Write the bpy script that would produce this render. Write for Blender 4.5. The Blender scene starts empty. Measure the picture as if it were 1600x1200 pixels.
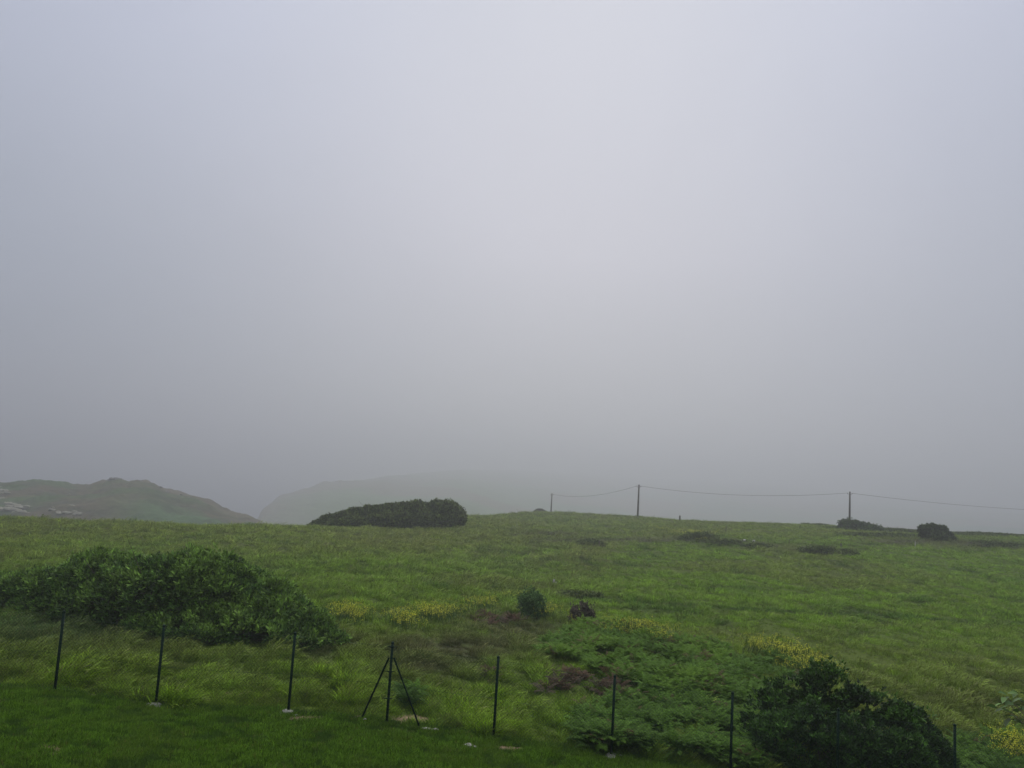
import bpy, math, random
import numpy as np
from mathutils import Matrix, Vector, Euler

random.seed(7)
rng = np.random.default_rng(11)
S = bpy.context.scene
C = S.collection
R = math.radians

# ------------------------------------------------------------------ camera
CAM = np.array([0.0, 0.0, 5.2])
F = 1209.0                       # focal length in pixels of the 1600 px wide photo
PITCH, ROLL = 6.2, 3.5
cd = bpy.data.cameras.new('camera')
cam = bpy.data.objects.new('camera', cd)
C.objects.link(cam)
cd.sensor_width = 36.0
cd.lens = 36.0 * F / 1600.0
cd.clip_start = 0.1
cd.clip_end = 9000
MW = Matrix.Translation(Vector(CAM)) @ Euler((R(90 + PITCH), 0, 0)).to_matrix().to_4x4() @ Matrix.Rotation(R(ROLL), 4, 'Z')
cam.matrix_world = MW
S.camera = cam
ROT = np.array(MW.to_3x3())

# ------------------------------------------------------------------ world / sun
SUN_EL, SUN_AZ = 38.0, 6.0       # azimuth measured from +Y towards +X
w = bpy.data.worlds.new('World')
S.world = w
w.use_nodes = True
nt = w.node_tree
for n in list(nt.nodes):
    nt.nodes.remove(n)


def N(tree, t, **kw):
    n = tree.nodes.new(t)
    for k, v in kw.items():
        setattr(n, k, v)
    return n


def math_node(tree, op, a, b=None, clamp=False):
    n = tree.nodes.new('ShaderNodeMath')
    n.operation = op
    n.use_clamp = clamp
    for i, v in enumerate((a, b)):
        if v is None:
            continue
        if isinstance(v, (int, float)):
            n.inputs[i].default_value = v
        else:
            tree.links.new(v, n.inputs[i])
    return n.outputs[0]


def ramp(tree, fac, stops, interp='EASE'):
    n = tree.nodes.new('ShaderNodeValToRGB')
    cr = n.color_ramp
    cr.interpolation = interp
    while len(cr.elements) < len(stops):
        cr.elements.new(0.5)
    for e, (p, c) in zip(cr.elements, stops):
        e.position = p
        e.color = (c[0], c[1], c[2], 1)
    if fac is not None:
        tree.links.new(fac, n.inputs[0])
    return n.outputs[0]


tc = N(nt, 'ShaderNodeTexCoord')
sx = N(nt, 'ShaderNodeSeparateXYZ')
nt.links.new(tc.outputs['Generated'], sx.inputs[0])
elev = math_node(nt, 'MAXIMUM', sx.outputs[2], 0.0)
az = math_node(nt, 'ARCTAN2', sx.outputs[0], sx.outputs[1])
nz = N(nt, 'ShaderNodeTexNoise')
nz.inputs['Scale'].default_value = 1.6
nz.inputs['Detail'].default_value = 3
nt.links.new(tc.outputs['Generated'], nz.inputs['Vector'])
wob = math_node(nt, 'MULTIPLY', math_node(nt, 'SUBTRACT', nz.outputs[0], 0.5), 0.25)
az2 = math_node(nt, 'SUBTRACT', math_node(nt, 'ADD', az, wob), R(5))
g = math_node(nt, 'DIVIDE', math_node(nt, 'MULTIPLY', az2, az2), -2 * R(19) ** 2)
glow = math_node(nt, 'EXPONENT', g)
cen = ramp(nt, elev, [(0.0, (.425, .432, .445)), (0.27, (.575, .572, .635)), (0.56, (.555, .58, .665)), (0.72, (1.05, 1.07, 1.13)), (1.0, (1.75, 1.77, 1.83))], 'LINEAR')
side = ramp(nt, elev, [(0.0, (.262, .288, .36)), (0.27, (.355, .390, .475)), (0.56, (.53, .565, .71)), (0.72, (.95, .98, 1.06)), (1.0, (1.7, 1.72, 1.78))], 'LINEAR')
mx = N(nt, 'ShaderNodeMix', data_type='RGBA')
nt.links.new(glow, mx.inputs[0])
nt.links.new(side, mx.inputs[6])
nt.links.new(cen, mx.inputs[7])
sky = N(nt, 'ShaderNodeTexSky', sky_type='NISHITA')
sky.sun_disc = False
sky.sun_elevation = R(SUN_EL)
sky.sun_rotation = R(SUN_AZ)
ov = N(nt, 'ShaderNodeVectorMath', operation='SCALE')      # cloud deck in the units of the sky texture
nt.links.new(mx.outputs[2], ov.inputs[0])
nz2 = N(nt, 'ShaderNodeTexNoise')                           # slow uneven banks in the fog overhead
nz2.inputs['Scale'].default_value = 2.2
nz2.inputs['Detail'].default_value = 4
nz2.inputs['Distortion'].default_value = .6
nt.links.new(tc.outputs['Generated'], nz2.inputs['Vector'])
nt.links.new(math_node(nt, 'ADD', math_node(nt, 'MULTIPLY', nz2.outputs[0], 1.6), 9.2), ov.inputs[3])
mx2 = N(nt, 'ShaderNodeMix', data_type='RGBA')
mx2.inputs[0].default_value = 0.96
nt.links.new(sky.outputs[0], mx2.inputs[6])
nt.links.new(ov.outputs[0], mx2.inputs[7])
bg = N(nt, 'ShaderNodeBackground')
bg.inputs[1].default_value = 0.10
nt.links.new(mx2.outputs[2], bg.inputs[0])
wo = N(nt, 'ShaderNodeOutputWorld')
nt.links.new(bg.outputs[0], wo.inputs[0])

sl = bpy.data.lights.new('sun', 'SUN')
sl.energy = 1.2
sl.angle = R(35)
sl.color = (1.0, 0.93, 0.80)
so = bpy.data.objects.new('sun', sl)
C.objects.link(so)
sd = Vector((math.sin(R(SUN_AZ)) * math.cos(R(SUN_EL)), math.cos(R(SUN_AZ)) * math.cos(R(SUN_EL)), math.sin(R(SUN_EL))))
so.rotation_euler = sd.to_track_quat('Z', 'Y').to_euler()
so.location = (0, 0, 60)

S.view_settings.view_transform = 'Standard'
S.view_settings.look = 'None'
S.view_settings.exposure = 0.0
S.view_settings.gamma = 1.0
S.render.engine = 'CYCLES'
cy = S.cycles
cy.max_bounces = 5
cy.diffuse_bounces = 2
cy.glossy_bounces = 1
cy.transmission_bounces = 2
cy.transparent_max_bounces = 4
cy.volume_bounces = 1
cy.use_denoising = True
try:
    cy.denoiser = 'OPENIMAGEDENOISE'
    cy.denoising_input_passes = 'RGB_ALBEDO_NORMAL'
except Exception:
    pass


# ------------------------------------------------------------------ helpers
def ray(px, py):
    d = ROT @ np.array([(px - 800) / F, -(py - 600) / F, -1.0])
    return d


def at(px, py, Y):
    d = ray(px, py)
    return CAM + d * (Y / d[1])


def project(P):
    """world points (N,3) -> photo pixels"""
    q = (P - CAM) @ ROT
    return 800 + F * q[:, 0] / -q[:, 2], 600 - F * q[:, 1] / -q[:, 2]


def _hash(ix, iy, seed):
    h = (ix * 374761393 + iy * 668265263 + seed * 974634777) & 0xffffffff
    h = ((h ^ (h >> 13)) * 1274126177) & 0xffffffff
    h = (h ^ (h >> 16)) & 0xffffffff
    return h / 4294967295.0


def vnoise(x, y, seed=0):
    x = np.asarray(x, float); y = np.asarray(y, float)
    ix = np.floor(x).astype(np.int64); iy = np.floor(y).astype(np.int64)
    fx = x - ix; fy = y - iy
    fx = fx * fx * (3 - 2 * fx); fy = fy * fy * (3 - 2 * fy)
    a = _hash(ix, iy, seed); b = _hash(ix + 1, iy, seed)
    c = _hash(ix, iy + 1, seed); d = _hash(ix + 1, iy + 1, seed)
    return (a * (1 - fx) + b * fx) * (1 - fy) + (c * (1 - fx) + d * fx) * fy


def fbm(x, y, seed=0, octv=4):
    s = 0; a = .5; t = 0
    for k in range(octv):
        s = s + a * vnoise(x * 2 ** k + 13.7 * k, y * 2 ** k - 7.1 * k, seed + k)
        t += a; a *= .5
    return s / t


def sm(x, a, b):
    t = np.clip((x - a) / (b - a), 0, 1)
    return t * t * (3 - 2 * t)


def blob(px, py, cx, cy, rx, ry):
    return np.exp(-(((px - cx) / rx) ** 2 + ((py - cy) / ry) ** 2))


def in_poly(px, py, poly):
    ins = np.zeros(px.shape, bool)
    n = len(poly)
    for i in range(n):
        x0, y0 = poly[i]; x1, y1 = poly[(i + 1) % n]
        if y0 == y1:
            continue
        c = ((y0 > py) != (y1 > py)) & (px < (x1 - x0) * (py - y0) / (y1 - y0) + x0)
        ins ^= c
    return ins


def make_mesh(name, V, Fc, mat, parent=None, col=None, smooth=False):
    """V (n,3), Fc list of index arrays (m,3)/(m,4)"""
    V = np.asarray(V, np.float32)
    if not isinstance(Fc, list):
        Fc = [Fc]
    Fc = [np.asarray(f, np.int32) for f in Fc if len(f)]
    me = bpy.data.meshes.new(name)
    loops = np.concatenate([f.ravel() for f in Fc])
    tot = np.concatenate([np.full(len(f), f.shape[1], np.int32) for f in Fc])
    st = np.concatenate([[0], np.cumsum(tot)[:-1]]).astype(np.int32)
    me.vertices.add(len(V)); me.vertices.foreach_set('co', V.ravel())
    me.loops.add(len(loops)); me.loops.foreach_set('vertex_index', loops)
    me.polygons.add(len(tot)); me.polygons.foreach_set('loop_start', st)
    me.polygons.foreach_set('loop_total', tot)
    if smooth:
        me.polygons.foreach_set('use_smooth', np.ones(len(tot), bool))
    me.update(calc_edges=True)
    if col is not None:
        a = me.attributes.new('col', 'FLOAT_COLOR', 'POINT')
        c4 = np.ones((len(V), 4), np.float32); c4[:, :3] = col
        a.data.foreach_set('color', c4.ravel())
    if mat is not None:
        me.materials.append(mat)
    o = bpy.data.objects.new(name, me)
    C.objects.link(o)
    if parent is not None:
        o.parent = parent
        o.location = -Vector(parent.location)       # vertices are given in world coordinates
    return o


def tag(o, label=None, cat=None, group=None, kind=None):
    if label: o['label'] = label
    if cat: o['category'] = cat
    if group: o['group'] = group
    if kind: o['kind'] = kind
    return o


def thing(name, loc, label, cat, group=None):
    o = bpy.data.objects.new(name, None)
    o.empty_display_size = .3
    C.objects.link(o)
    o.location = tuple(float(v) for v in loc)
    return tag(o, label, cat, group)


class MB:
    def __init__(s):
        s.v = []; s.q = []; s.t = []; s.n = 0

    def add(s, V, q=None, t=None):
        V = np.asarray(V, float)
        s.v.append(V)
        if q is not None and len(q): s.q.append(np.asarray(q) + s.n)
        if t is not None and len(t): s.t.append(np.asarray(t) + s.n)
        s.n += len(V)

    def tube(s, pts, rad, sides=8, cap=True):
        pts = np.asarray(pts, float); n = len(pts)
        rad = np.broadcast_to(np.asarray(rad, float), (n,))
        V = []
        prev = None
        for i in range(n):
            d = pts[min(i + 1, n - 1)] - pts[max(i - 1, 0)]
            d = d / (np.linalg.norm(d) + 1e-9)
            ref = np.array([0, 0, 1.]) if abs(d[2]) < .9 else np.array([0, 1., 0])
            a = np.cross(d, ref); a /= np.linalg.norm(a)
            b = np.cross(d, a)
            if prev is not None and a @ prev < 0:
                a, b = -a, -b
            prev = a
            th = np.arange(sides) * 2 * np.pi / sides
            V.append(pts[i] + rad[i] * (np.cos(th)[:, None] * a + np.sin(th)[:, None] * b))
        V = np.concatenate(V)
        q = []
        for i in range(n - 1):
            for k in range(sides):
                k2 = (k + 1) % sides
                q.append((i * sides + k, i * sides + k2, (i + 1) * sides + k2, (i + 1) * sides + k))
        t = []
        if cap:
            V = np.concatenate([V, [pts[0]], [pts[-1]]])
            c0, c1 = len(V) - 2, len(V) - 1
            for k in range(sides):
                k2 = (k + 1) % sides
                t.append((c0, k2, k)); t.append((c1, (n - 1) * sides + k, (n - 1) * sides + k2))
        s.add(V, q, t)

    def rock(s, c, r, seed=0, sub=2):
        """irregular angular stone"""
        V, T = ICO[sub]
        rs = np.random.default_rng(seed)
        dirs = rs.normal(size=(7, 3)); dirs /= np.linalg.norm(dirs, axis=1)[:, None]
        cut = rs.uniform(.55, .9, 7)
        P = V.copy()
        for d, k in zip(dirs, cut):
            m = P @ d
            P = P - np.maximum(m - k, 0)[:, None] * d
        P = P * (1 + .06 * rs.normal(size=(len(P), 1)))
        a = rs.uniform(0, 6.28)
        M = np.array([[math.cos(a), -math.sin(a), 0], [math.sin(a), math.cos(a), 0], [0, 0, 1]])
        s.add((P * np.asarray(r)) @ M.T + np.asarray(c), None, T)

    def build(s, name, mat, parent=None, smooth=False, col=None):
        f = []
        if s.q: f.append(np.concatenate(s.q))
        if s.t: f.append(np.concatenate(s.t))
        V = np.concatenate(s.v)
        return make_mesh(name, V, f, mat, parent, col=col, smooth=smooth)


def _ico():
    t = (1 + 5 ** .5) / 2
    V = np.array([(-1, t, 0), (1, t, 0), (-1, -t, 0), (1, -t, 0), (0, -1, t), (0, 1, t), (0, -1, -t), (0, 1, -t), (t, 0, -1), (t, 0, 1), (-t, 0, -1), (-t, 0, 1)], float)
    V /= np.linalg.norm(V[0])
    T = np.array([(0, 11, 5), (0, 5, 1), (0, 1, 7), (0, 7, 10), (0, 10, 11), (1, 5, 9), (5, 11, 4), (11, 10, 2), (10, 7, 6), (7, 1, 8), (3, 9, 4), (3, 4, 2), (3, 2, 6), (3, 6, 8), (3, 8, 9), (4, 9, 5), (2, 4, 11), (6, 2, 10), (8, 6, 7), (9, 8, 1)])
    out = {0: (V, T)}
    for s in (1, 2, 3):
        V = list(V); cache = {}; T2 = []

        def mid(a, b):
            k = (min(a, b), max(a, b))
            if k not in cache:
                m = (V[a] + V[b]); m = m / np.linalg.norm(m)
                V.append(m); cache[k] = len(V) - 1
            return cache[k]
        for a, b, c in T:
            ab, bc, ca = mid(a, b), mid(b, c), mid(c, a)
            T2 += [(a, ab, ca), (b, bc, ab), (c, ca, bc), (ab, bc, ca)]
        V = np.array(V); T = np.array(T2)
        out[s] = (V, T)
    return out


ICO = _ico()


# ------------------------------------------------------------------ materials
def new_mat(name):
    m = bpy.data.materials.new(name)
    m.use_nodes = True
    t = m.node_tree
    for n in list(t.nodes):
        t.nodes.remove(n)
    out = N(t, 'ShaderNodeOutputMaterial')
    return m, t, out


def leaf_mat(name, instancer=False, transl=.3, rough=.55, spec=.3, var=.35):
    m, t, out = new_mat(name)
    a = N(t, 'ShaderNodeAttribute')
    a.attribute_name = 'col'
    a.attribute_type = 'INSTANCER' if instancer else 'GEOMETRY'
    geo = N(t, 'ShaderNodeNewGeometry')
    v = math_node(t, 'ADD', math_node(t, 'MULTIPLY', geo.outputs['Random Per Island'], 2 * var), 1 - var)
    mul = N(t, 'ShaderNodeVectorMath', operation='SCALE')
    t.links.new(a.outputs['Color'], mul.inputs[0])
    t.links.new(v, mul.inputs[3])
    p = N(t, 'ShaderNodeBsdfPrincipled')
    p.inputs['Roughness'].default_value = rough
    p.inputs['Specular IOR Level'].default_value = spec
    t.links.new(mul.outputs[0], p.inputs['Base Color'])
    tr = N(t, 'ShaderNodeBsdfTranslucent')
    t.links.new(mul.outputs[0], tr.inputs[0])
    mix = N(t, 'ShaderNodeMixShader')
    mix.inputs[0].default_value = transl
    t.links.new(p.outputs[0], mix.inputs[1])
    t.links.new(tr.outputs[0], mix.inputs[2])
    t.links.new(mix.outputs[0], out.inputs[0])
    return m


def noise_mat(name, c0, c1, scale=3.0, rough=.8, bump=.3, detail=6, metallic=0., c2=None, spec=.3):
    m, t, out = new_mat(name)
    tcn = N(t, 'ShaderNodeTexCoord')
    nz = N(t, 'ShaderNodeTexNoise')
    nz.inputs['Scale'].default_value = scale
    nz.inputs['Detail'].default_value = detail
    nz.inputs['Roughness'].default_value = .65
    t.links.new(tcn.outputs['Object'], nz.inputs['Vector'])
    st = [(0.3, c0), (0.7, c1)] if c2 is None else [(0.25, c0), (0.5, c1), (0.75, c2)]
    col = ramp(t, nz.outputs[0], st, 'LINEAR')
    p = N(t, 'ShaderNodeBsdfPrincipled')
    p.inputs['Roughness'].default_value = rough
    p.inputs['Metallic'].default_value = metallic
    p.inputs['Specular IOR Level'].default_value = spec
    t.links.new(col, p.inputs['Base Color'])
    if bump:
        b = N(t, 'ShaderNodeBump')
        b.inputs['Strength'].default_value = bump
        b.inputs['Distance'].default_value = .05
        t.links.new(nz.outputs[0], b.inputs['Height'])
        t.links.new(b.outputs[0], p.inputs['Normal'])
    t.links.new(p.outputs[0], out.inputs[0])
    return m


def terrain_mat(name, scales=((1.2, .5), (9.0, .6)), bumpd=.08):
    """vertex colour of the ground cover, broken up by noise at several sizes"""
    m, t, out = new_mat(name)
    a = N(t, 'ShaderNodeAttribute')
    a.attribute_name = 'col'
    tcn = N(t, 'ShaderNodeTexCoord')
    cur = a.outputs['Color']
    last = None
    for sc, am in scales:
        nz = N(t, 'ShaderNodeTexNoise')
        nz.inputs['Scale'].default_value = sc
        nz.inputs['Detail'].default_value = 5
        nz.inputs['Roughness'].default_value = .65
        t.links.new(tcn.outputs['Object'], nz.inputs['Vector'])
        v = math_node(t, 'ADD', math_node(t, 'MULTIPLY', nz.outputs[0], 2 * am), 1 - am)
        mul = N(t, 'ShaderNodeVectorMath', operation='SCALE')
        t.links.new(cur, mul.inputs[0])
        t.links.new(v, mul.inputs[3])
        cur = mul.outputs[0]
        last = nz.outputs[0]
    p = N(t, 'ShaderNodeBsdfPrincipled')
    p.inputs['Roughness'].default_value = .95
    p.inputs['Specular IOR Level'].default_value = .1
    t.links.new(cur, p.inputs['Base Color'])
    b = N(t, 'ShaderNodeBump')
    b.inputs['Strength'].default_value = .6
    b.inputs['Distance'].default_value = bumpd
    t.links.new(last, b.inputs['Height'])
    t.links.new(b.outputs[0], p.inputs['Normal'])
    t.links.new(p.outputs[0], out.inputs[0])
    return m


M_ground = terrain_mat('ground_cover')
M_hill = terrain_mat('hill_cover', ((.06, .6), (.35, .8)), 1.6)
M_leaf = leaf_mat('shrub_leaf', transl=.22, rough=.55, spec=.2, var=.45)
M_blade = leaf_mat('grass_blade', True, transl=.22, rough=.7, spec=.08)
M_frond = leaf_mat('fern_frond', True, transl=.3, rough=.7, spec=.06, var=.35)
M_petal = leaf_mat('petal', False, transl=.3, rough=.6, spec=.2, var=.2)
M_bark = noise_mat('bark', (.05, .038, .028), (.11, .09, .07), 14, .9, .6)
M_post = noise_mat('green_coated_steel', (.002, .014, .009), (.003, .020, .012), 8, .6, .0, spec=.1)
M_wire = noise_mat('green_coated_wire', (.008, .035, .014), (.014, .05, .02), 3, .6, .0, spec=.2)
M_concrete = noise_mat('pale_concrete', (.20, .19, .17), (.42, .41, .38), 9, .9, .7)
M_rock = noise_mat('pale_limestone', (.09, .085, .065), (.26, .245, .19), .6, .9, .6, c2=(.14, .13, .10))
M_rockd = noise_mat('grey_rock', (.09, .085, .08), (.19, .18, .165), .5, .9, .6)
M_wood = noise_mat('weathered_wood', (.055, .048, .042), (.12, .105, .09), 3, .9, .5)
M_cable = noise_mat('dark_cable', (.02, .02, .02), (.035, .035, .035), 2, .6, 0)
M_ceramic = noise_mat('insulator', (.06, .04, .03), (.09, .06, .05), 5, .3, 0)
M_white = noise_mat('bleached_stone', (.35, .34, .31), (.55, .54, .5), 6, .9, .4)
M_stake = noise_mat('bleached_wood', (.30, .29, .26), (.45, .43, .40), 6, .9, .3)

# ------------------------------------------------------------------ ground height
FENCE = [(-250, 1056), (-78, 1070), (85, 1082), (243, 1104), (450, 1116), (604, 1131), (771, 1154), (955, 1184), (1141, 1211), (1308, 1237), (1492, 1262), (1690, 1290)]
FY = 15.4
FP = np.array([at(px, py, FY) for px, py in FENCE])
RIDGE = [(-300, 806, 88), (-100, 809, 88), (0, 811, 88), (100, 815, 86), (200, 818, 86), (300, 821, 86), (400, 824, 87), (490, 825, 90), (560, 823, 95), (640, 817, 105), (720, 809, 130), (780, 807, 170), (850, 806, 205), (930, 806, 180), (1000, 809, 152), (1070, 814, 140), (1140, 818, 135), (1200, 821, 135), (1300, 824, 138), (1380, 833, 130), (1450, 837, 125), (1530, 839, 120), (1600, 841, 118), (1800, 852, 115), (2000, 862, 115)]
ctl = []
for (px, py) in FENCE:
    p = at(px, py, FY)
    ctl.append(p)
    ctl.append((p[0] * .5, FY * .5, p[2] + .05))
    ctl.append((p[0] * .25, FY * .25, p[2] + .05))
for px, py, Y in RIDGE:
    p = at(px, py, Y)
    ctl.append(p)
    drop = CAM[2] - p[2]
    ctl.append((p[0] * 1.12, Y * 1.12, CAM[2] - drop * 1.19))
    ctl.append((p[0] * 1.6, Y * 1.6, CAM[2] - drop * 2.2))
    ctl.append((p[0] * 3.2, Y * 3.2, -63 + 0 * p[0]))
# points on the field that fix the fold seen in the photo
for px, py, Y in [(720, 826, 92), (600, 829, 88), (850, 818, 130), (1000, 819, 118), (1100, 840, 88), (1300, 850, 82), (1450, 853, 84)]:
    ctl.append(at(px, py, Y))
_rx = [r_[0] for r_ in RIDGE]
for fpx in (-100, 85, 250, 450, 604, 771, 955, 1141, 1308, 1492, 1690):
    zf = at(fpx, np.interp(fpx, [f_[0] for f_ in FENCE], [f_[1] for f_ in FENCE]), FY)[2]
    ry_, rY_ = np.interp(fpx, _rx, [r_[1] for r_ in RIDGE]), np.interp(fpx, _rx, [r_[2] for r_ in RIDGE])
    zr = at(fpx, ry_, rY_)[2]
    for Y_ in (20, 26, 34, 46, 62):
        t_ = (Y_ - FY) / (rY_ - FY)
        z_ = zf + (zr - zf) * t_ ** .75
        p = at(fpx, 900, Y_)
        ctl.append((p[0], Y_, z_))
ctl = np.array(ctl)


def _uv(x, y):
    a = np.arctan2(x, np.maximum(y, 1e-3) if np.isscalar(y) else y)
    a = np.clip(a, -.95, .95)
    r = np.hypot(x, y)
    return np.stack([a * 2.2, np.log(np.maximum(r, 4.0))], -1)


_cu = _uv(ctl[:, 0], ctl[:, 1])


def _k(d2):
    return np.where(d2 > 1e-12, d2 * np.log(np.maximum(d2, 1e-12)) * .5, 0)


_n = len(ctl)
_D = ((_cu[:, None] - _cu[None]) ** 2).sum(-1)
_A = np.zeros((_n + 3, _n + 3))
_A[:_n, :_n] = _k(_D) + np.eye(_n) * 2e-5
_A[:_n, _n] = 1; _A[:_n, _n + 1:] = _cu
_A[_n, :_n] = 1; _A[_n + 1:, :_n] = _cu.T
_w = np.linalg.solve(_A, np.concatenate([ctl[:, 2], [0, 0, 0]]))


def gz(x, y, detail=True):
    x = np.atleast_1d(np.asarray(x, float)); y = np.atleast_1d(np.asarray(y, float))
    out = np.empty(x.shape)
    for s in range(0, len(x), 20000):
        u = _uv(x[s:s + 20000], y[s:s + 20000])
        d2 = ((u[:, None] - _cu[None]) ** 2).sum(-1)
        out[s:s + 20000] = _k(d2) @ _w[:_n] + _w[_n] + u @ _w[_n + 1:]
    out = np.maximum(out, -66)
    if detail:
        far = sm(y, 15.8, 19)
        out = out + far * ((fbm(x * .16, y * .16, 3, 3) - .5) * .5 + (fbm(x * .9, y * .9, 5, 3) - .5) * .22)
        out = out + (fbm(x * .7, y * .7, 9, 3) - .5) * .05
    return out


def gz1(x, y):
    return float(gz(x, y)[0])


def hit(px, py, y0=9.0, y1=260.0):
    """where the sight line of a photo pixel meets the ground"""
    Y = np.geomspace(y0, y1, 900)
    d = ray(px, py)
    P = CAM + d[None] * (Y / d[1])[:, None]
    g = gz(P[:, 0], P[:, 1])
    b = np.nonzero(P[:, 2] <= g)[0]
    if len(b) == 0:
        i = int(np.argmin(P[:, 2] - g))
    else:
        i = b[0]
    return np.array([P[i, 0], P[i, 1], g[i]])


def on_ground(px, Y):
    """ground point seen under photo column px at depth Y"""
    x = 0.0
    z = 0.0
    py = 900.0
    for _ in range(12):
        p = at(px, py, Y)
        z = gz1(p[0], p[1])
        q = np.array([[p[0], Y, z]])
        a, b = project(q)
        py = float(b[0])
        p = at(px, py, Y)
    return np.array([p[0], Y, z])


# ------------------------------------------------------------------ what grows where
FERN = [(835, 1020), (850, 1003), (905, 985), (960, 985), (1040, 1000), (1130, 1015), (1210, 1030), (1285, 1060), (1210, 1090), (1195, 1140), (1200, 1230), (925, 1230), (915, 1160), (900, 1110), (960, 1090), (940, 1060), (880, 1040)]
FERN2 = [(1480, 1215), (1500, 1165), (1560, 1160), (1640, 1190), (1640, 1290), (1480, 1290)]
DEADF = [(885, 1062, 30, 12), (870, 1078, 20, 8), (950, 1080, 26, 9), (1058, 1052, 16, 8), (800, 965, 34, 10), (760, 970, 22, 7), (762, 1058, 8, 8), (968, 1092, 8, 6)]
YEL = [(540, 959, 26, 7, .9), (570, 964, 20, 7, .7), (630, 968, 26, 9, .9), (672, 959, 24, 7, 1), (710, 952, 26, 7, .9), (750, 945, 28, 6, .7), (590, 962, 40, 5, .4), (815, 929, 26, 8, .35), (855, 955, 16, 10, .5), (880, 975, 30, 9, .3), (960, 978, 15, 8, .9), (1000, 985, 20, 6, .5), (1035, 992, 24, 7, .7), (1135, 1005, 12, 6, .35), (1185, 1012, 22, 7, .7), (1225, 1020, 24, 9, .9), (1265, 1040, 22, 12, 1), (1290, 1050, 12, 8, .7), (1585, 1170, 26, 12, 1.0), (1555, 1160, 22, 6, .35), (1080, 833, 34, 4, 1), (1105, 843, 16, 3, .7), (1385, 850, 10, 2.5, .9), (1360, 849, 14, 2, .4), (1020, 826, 22, 3, .35), (860, 810, 14, 2.5, .35)]
SOIL = [(342, 1070, 9, 7), (355, 1085, 15, 5), (318, 1094, 20, 4), (215, 1074, 8, 3), (105, 1097, 10, 3), (480, 1122, 30, 3), (560, 1122, 14, 3), (640, 1125, 34, 6), (655, 1095, 10, 7), (730, 1166, 14, 3), (795, 1170, 22, 4), (88, 1172, 10, 6), (70, 1168, 14, 3), (255, 1104, 14, 3), (145, 1088, 10, 3), (945, 1183, 14, 3), (805, 1170, 14, 3)]

G_BRIGHT = np.array([.132, .225, .019])
G_MID = np.array([.118, .195, .018])
G_OLIVE = np.array([.142, .182, .030])
G_DARK = np.array([.040, .088, .016])
G_YEL = np.array([.150, .245, .012])
BROWN = np.array([.100, .078, .045])
DUN = np.array([.155, .155, .055])
SOILC = np.array([.24, .17, .11])
LAWN = np.array([.088, .178, .013])


def mixc(a, b, t):
    t = np.clip(t, 0, 1)[:, None]
    return a * (1 - t) + b * t


def cover(P):
    """colour of the plants at ground points P, and masks"""
    px, py = project(P)
    x, y = P[:, 0], P[:, 1]
    n1 = fbm(x * .11, y * .07, 21, 4)
    n2 = fbm(x * .6, y * .35, 22, 4)
    n3 = fbm(x * 2.2, y * 1.2, 25, 3)
    col = np.repeat(G_MID[None], len(P), 0)
    # right hand field: fresher green, rippled
    right = sm(px + (py - 900) * .3 + (n1 - .5) * 260, 760, 1020) * sm(py, 850, 885)
    col = mixc(col, G_BRIGHT, right * (.35 + .9 * n2))
    # far left part of the field: olive
    ol = sm(860 - py + (n1 - .5) * 70, -40, 25) * sm(760 - px, -140, 120)
    col = mixc(col, G_OLIVE, ol * .85)
    col = mixc(col, G_OLIVE, sm(py, 790, 800) * sm(848 - py, 0, 14) * sm(px, 700, 800) * .6)
    col = mixc(col, DUN, .55 * blob(px, py, 640, 848, 170, 18) * sm(n2, .35, .65))
    col = mixc(col, DUN, .5 * blob(px, py, 880, 870, 130, 26) * sm(n2, .35, .65))
    # straw coloured drift running down the middle of the field
    ln = np.abs((px - 930) - (852 - py) * .55)
    col = mixc(col, DUN, .6 * np.exp(-(ln / 34) ** 2) * sm(py, 842, 856) * sm(925 - py, 0, 20) * sm(n3, .3, .7))
    col = mixc(col, G_OLIVE, sm(n1, .52, .68) * .55)
    col = mixc(col, G_DARK, sm(n2, .60, .78) * .55)
    col = mixc(col, G_YEL, sm(.40 - n2, 0, .16) * .45 * sm(py, 880, 960))
    # right near part: olive dry heads
    col = mixc(col, G_OLIVE, sm(px, 1240, 1400) * sm(py, 985, 1040) * (.2 + .5 * n2))
    # strip behind the fence
    strip = sm(py - (990 + (px > 760) * 60), -25, 25) * (px < 1000)
    col = mixc(col, G_YEL, strip * sm(n2, .35, .7) * .85)
    # brown heathy band in the middle and under the big thicket
    br = np.maximum.reduce([blob(px, py, 700, 1015, 150, 24), .9 * blob(px, py, 660, 1045, 80, 26), .8 * blob(px, py, 800, 985, 110, 26), .8 * blob(px, py, 500, 1010, 110, 22), .75 * blob(px, py, 60, 940, 150, 16), .5 * blob(px, py, 300, 1000, 260, 18), .4 * blob(px, py, 840, 1010, 60, 30)])
    col = mixc(col, BROWN, br * sm(n3 + .15, .25, .62) * .95)
    col = mixc(col, G_DARK, br * .25)
    # dark blue green weeds left
    bw = blob(px, py, 60, 985, 160, 26)
    col = mixc(col, np.array([.038, .088, .035]), bw * .7)
    # dark seams of rough growth in the field
    for cx, cy, rx, ry in [(900, 846, 55, 3.5), (1075, 842, 30, 4), (1130, 847, 40, 3), (1190, 853, 34, 3), (1270, 861, 46, 4), (905, 934, 34, 3.5), (1420, 847, 70, 4), (1530, 850, 60, 6), (1000, 845, 60, 3), (860, 836, 60, 2.5), (1460, 884, 10, 2)]:
        col = mixc(col, np.array([.065, .062, .042]), blob(px, py, cx, cy, rx, ry) * .9)
    # faint wheel track on the right
    tr = np.exp(-((py - (937 + np.maximum(px - 880, 0) * .055)) / 2.5) ** 2) * (px > 880)
    col = mixc(col, G_DARK, tr * .7)
    return col, px, py, n1, n2, n3


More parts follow.
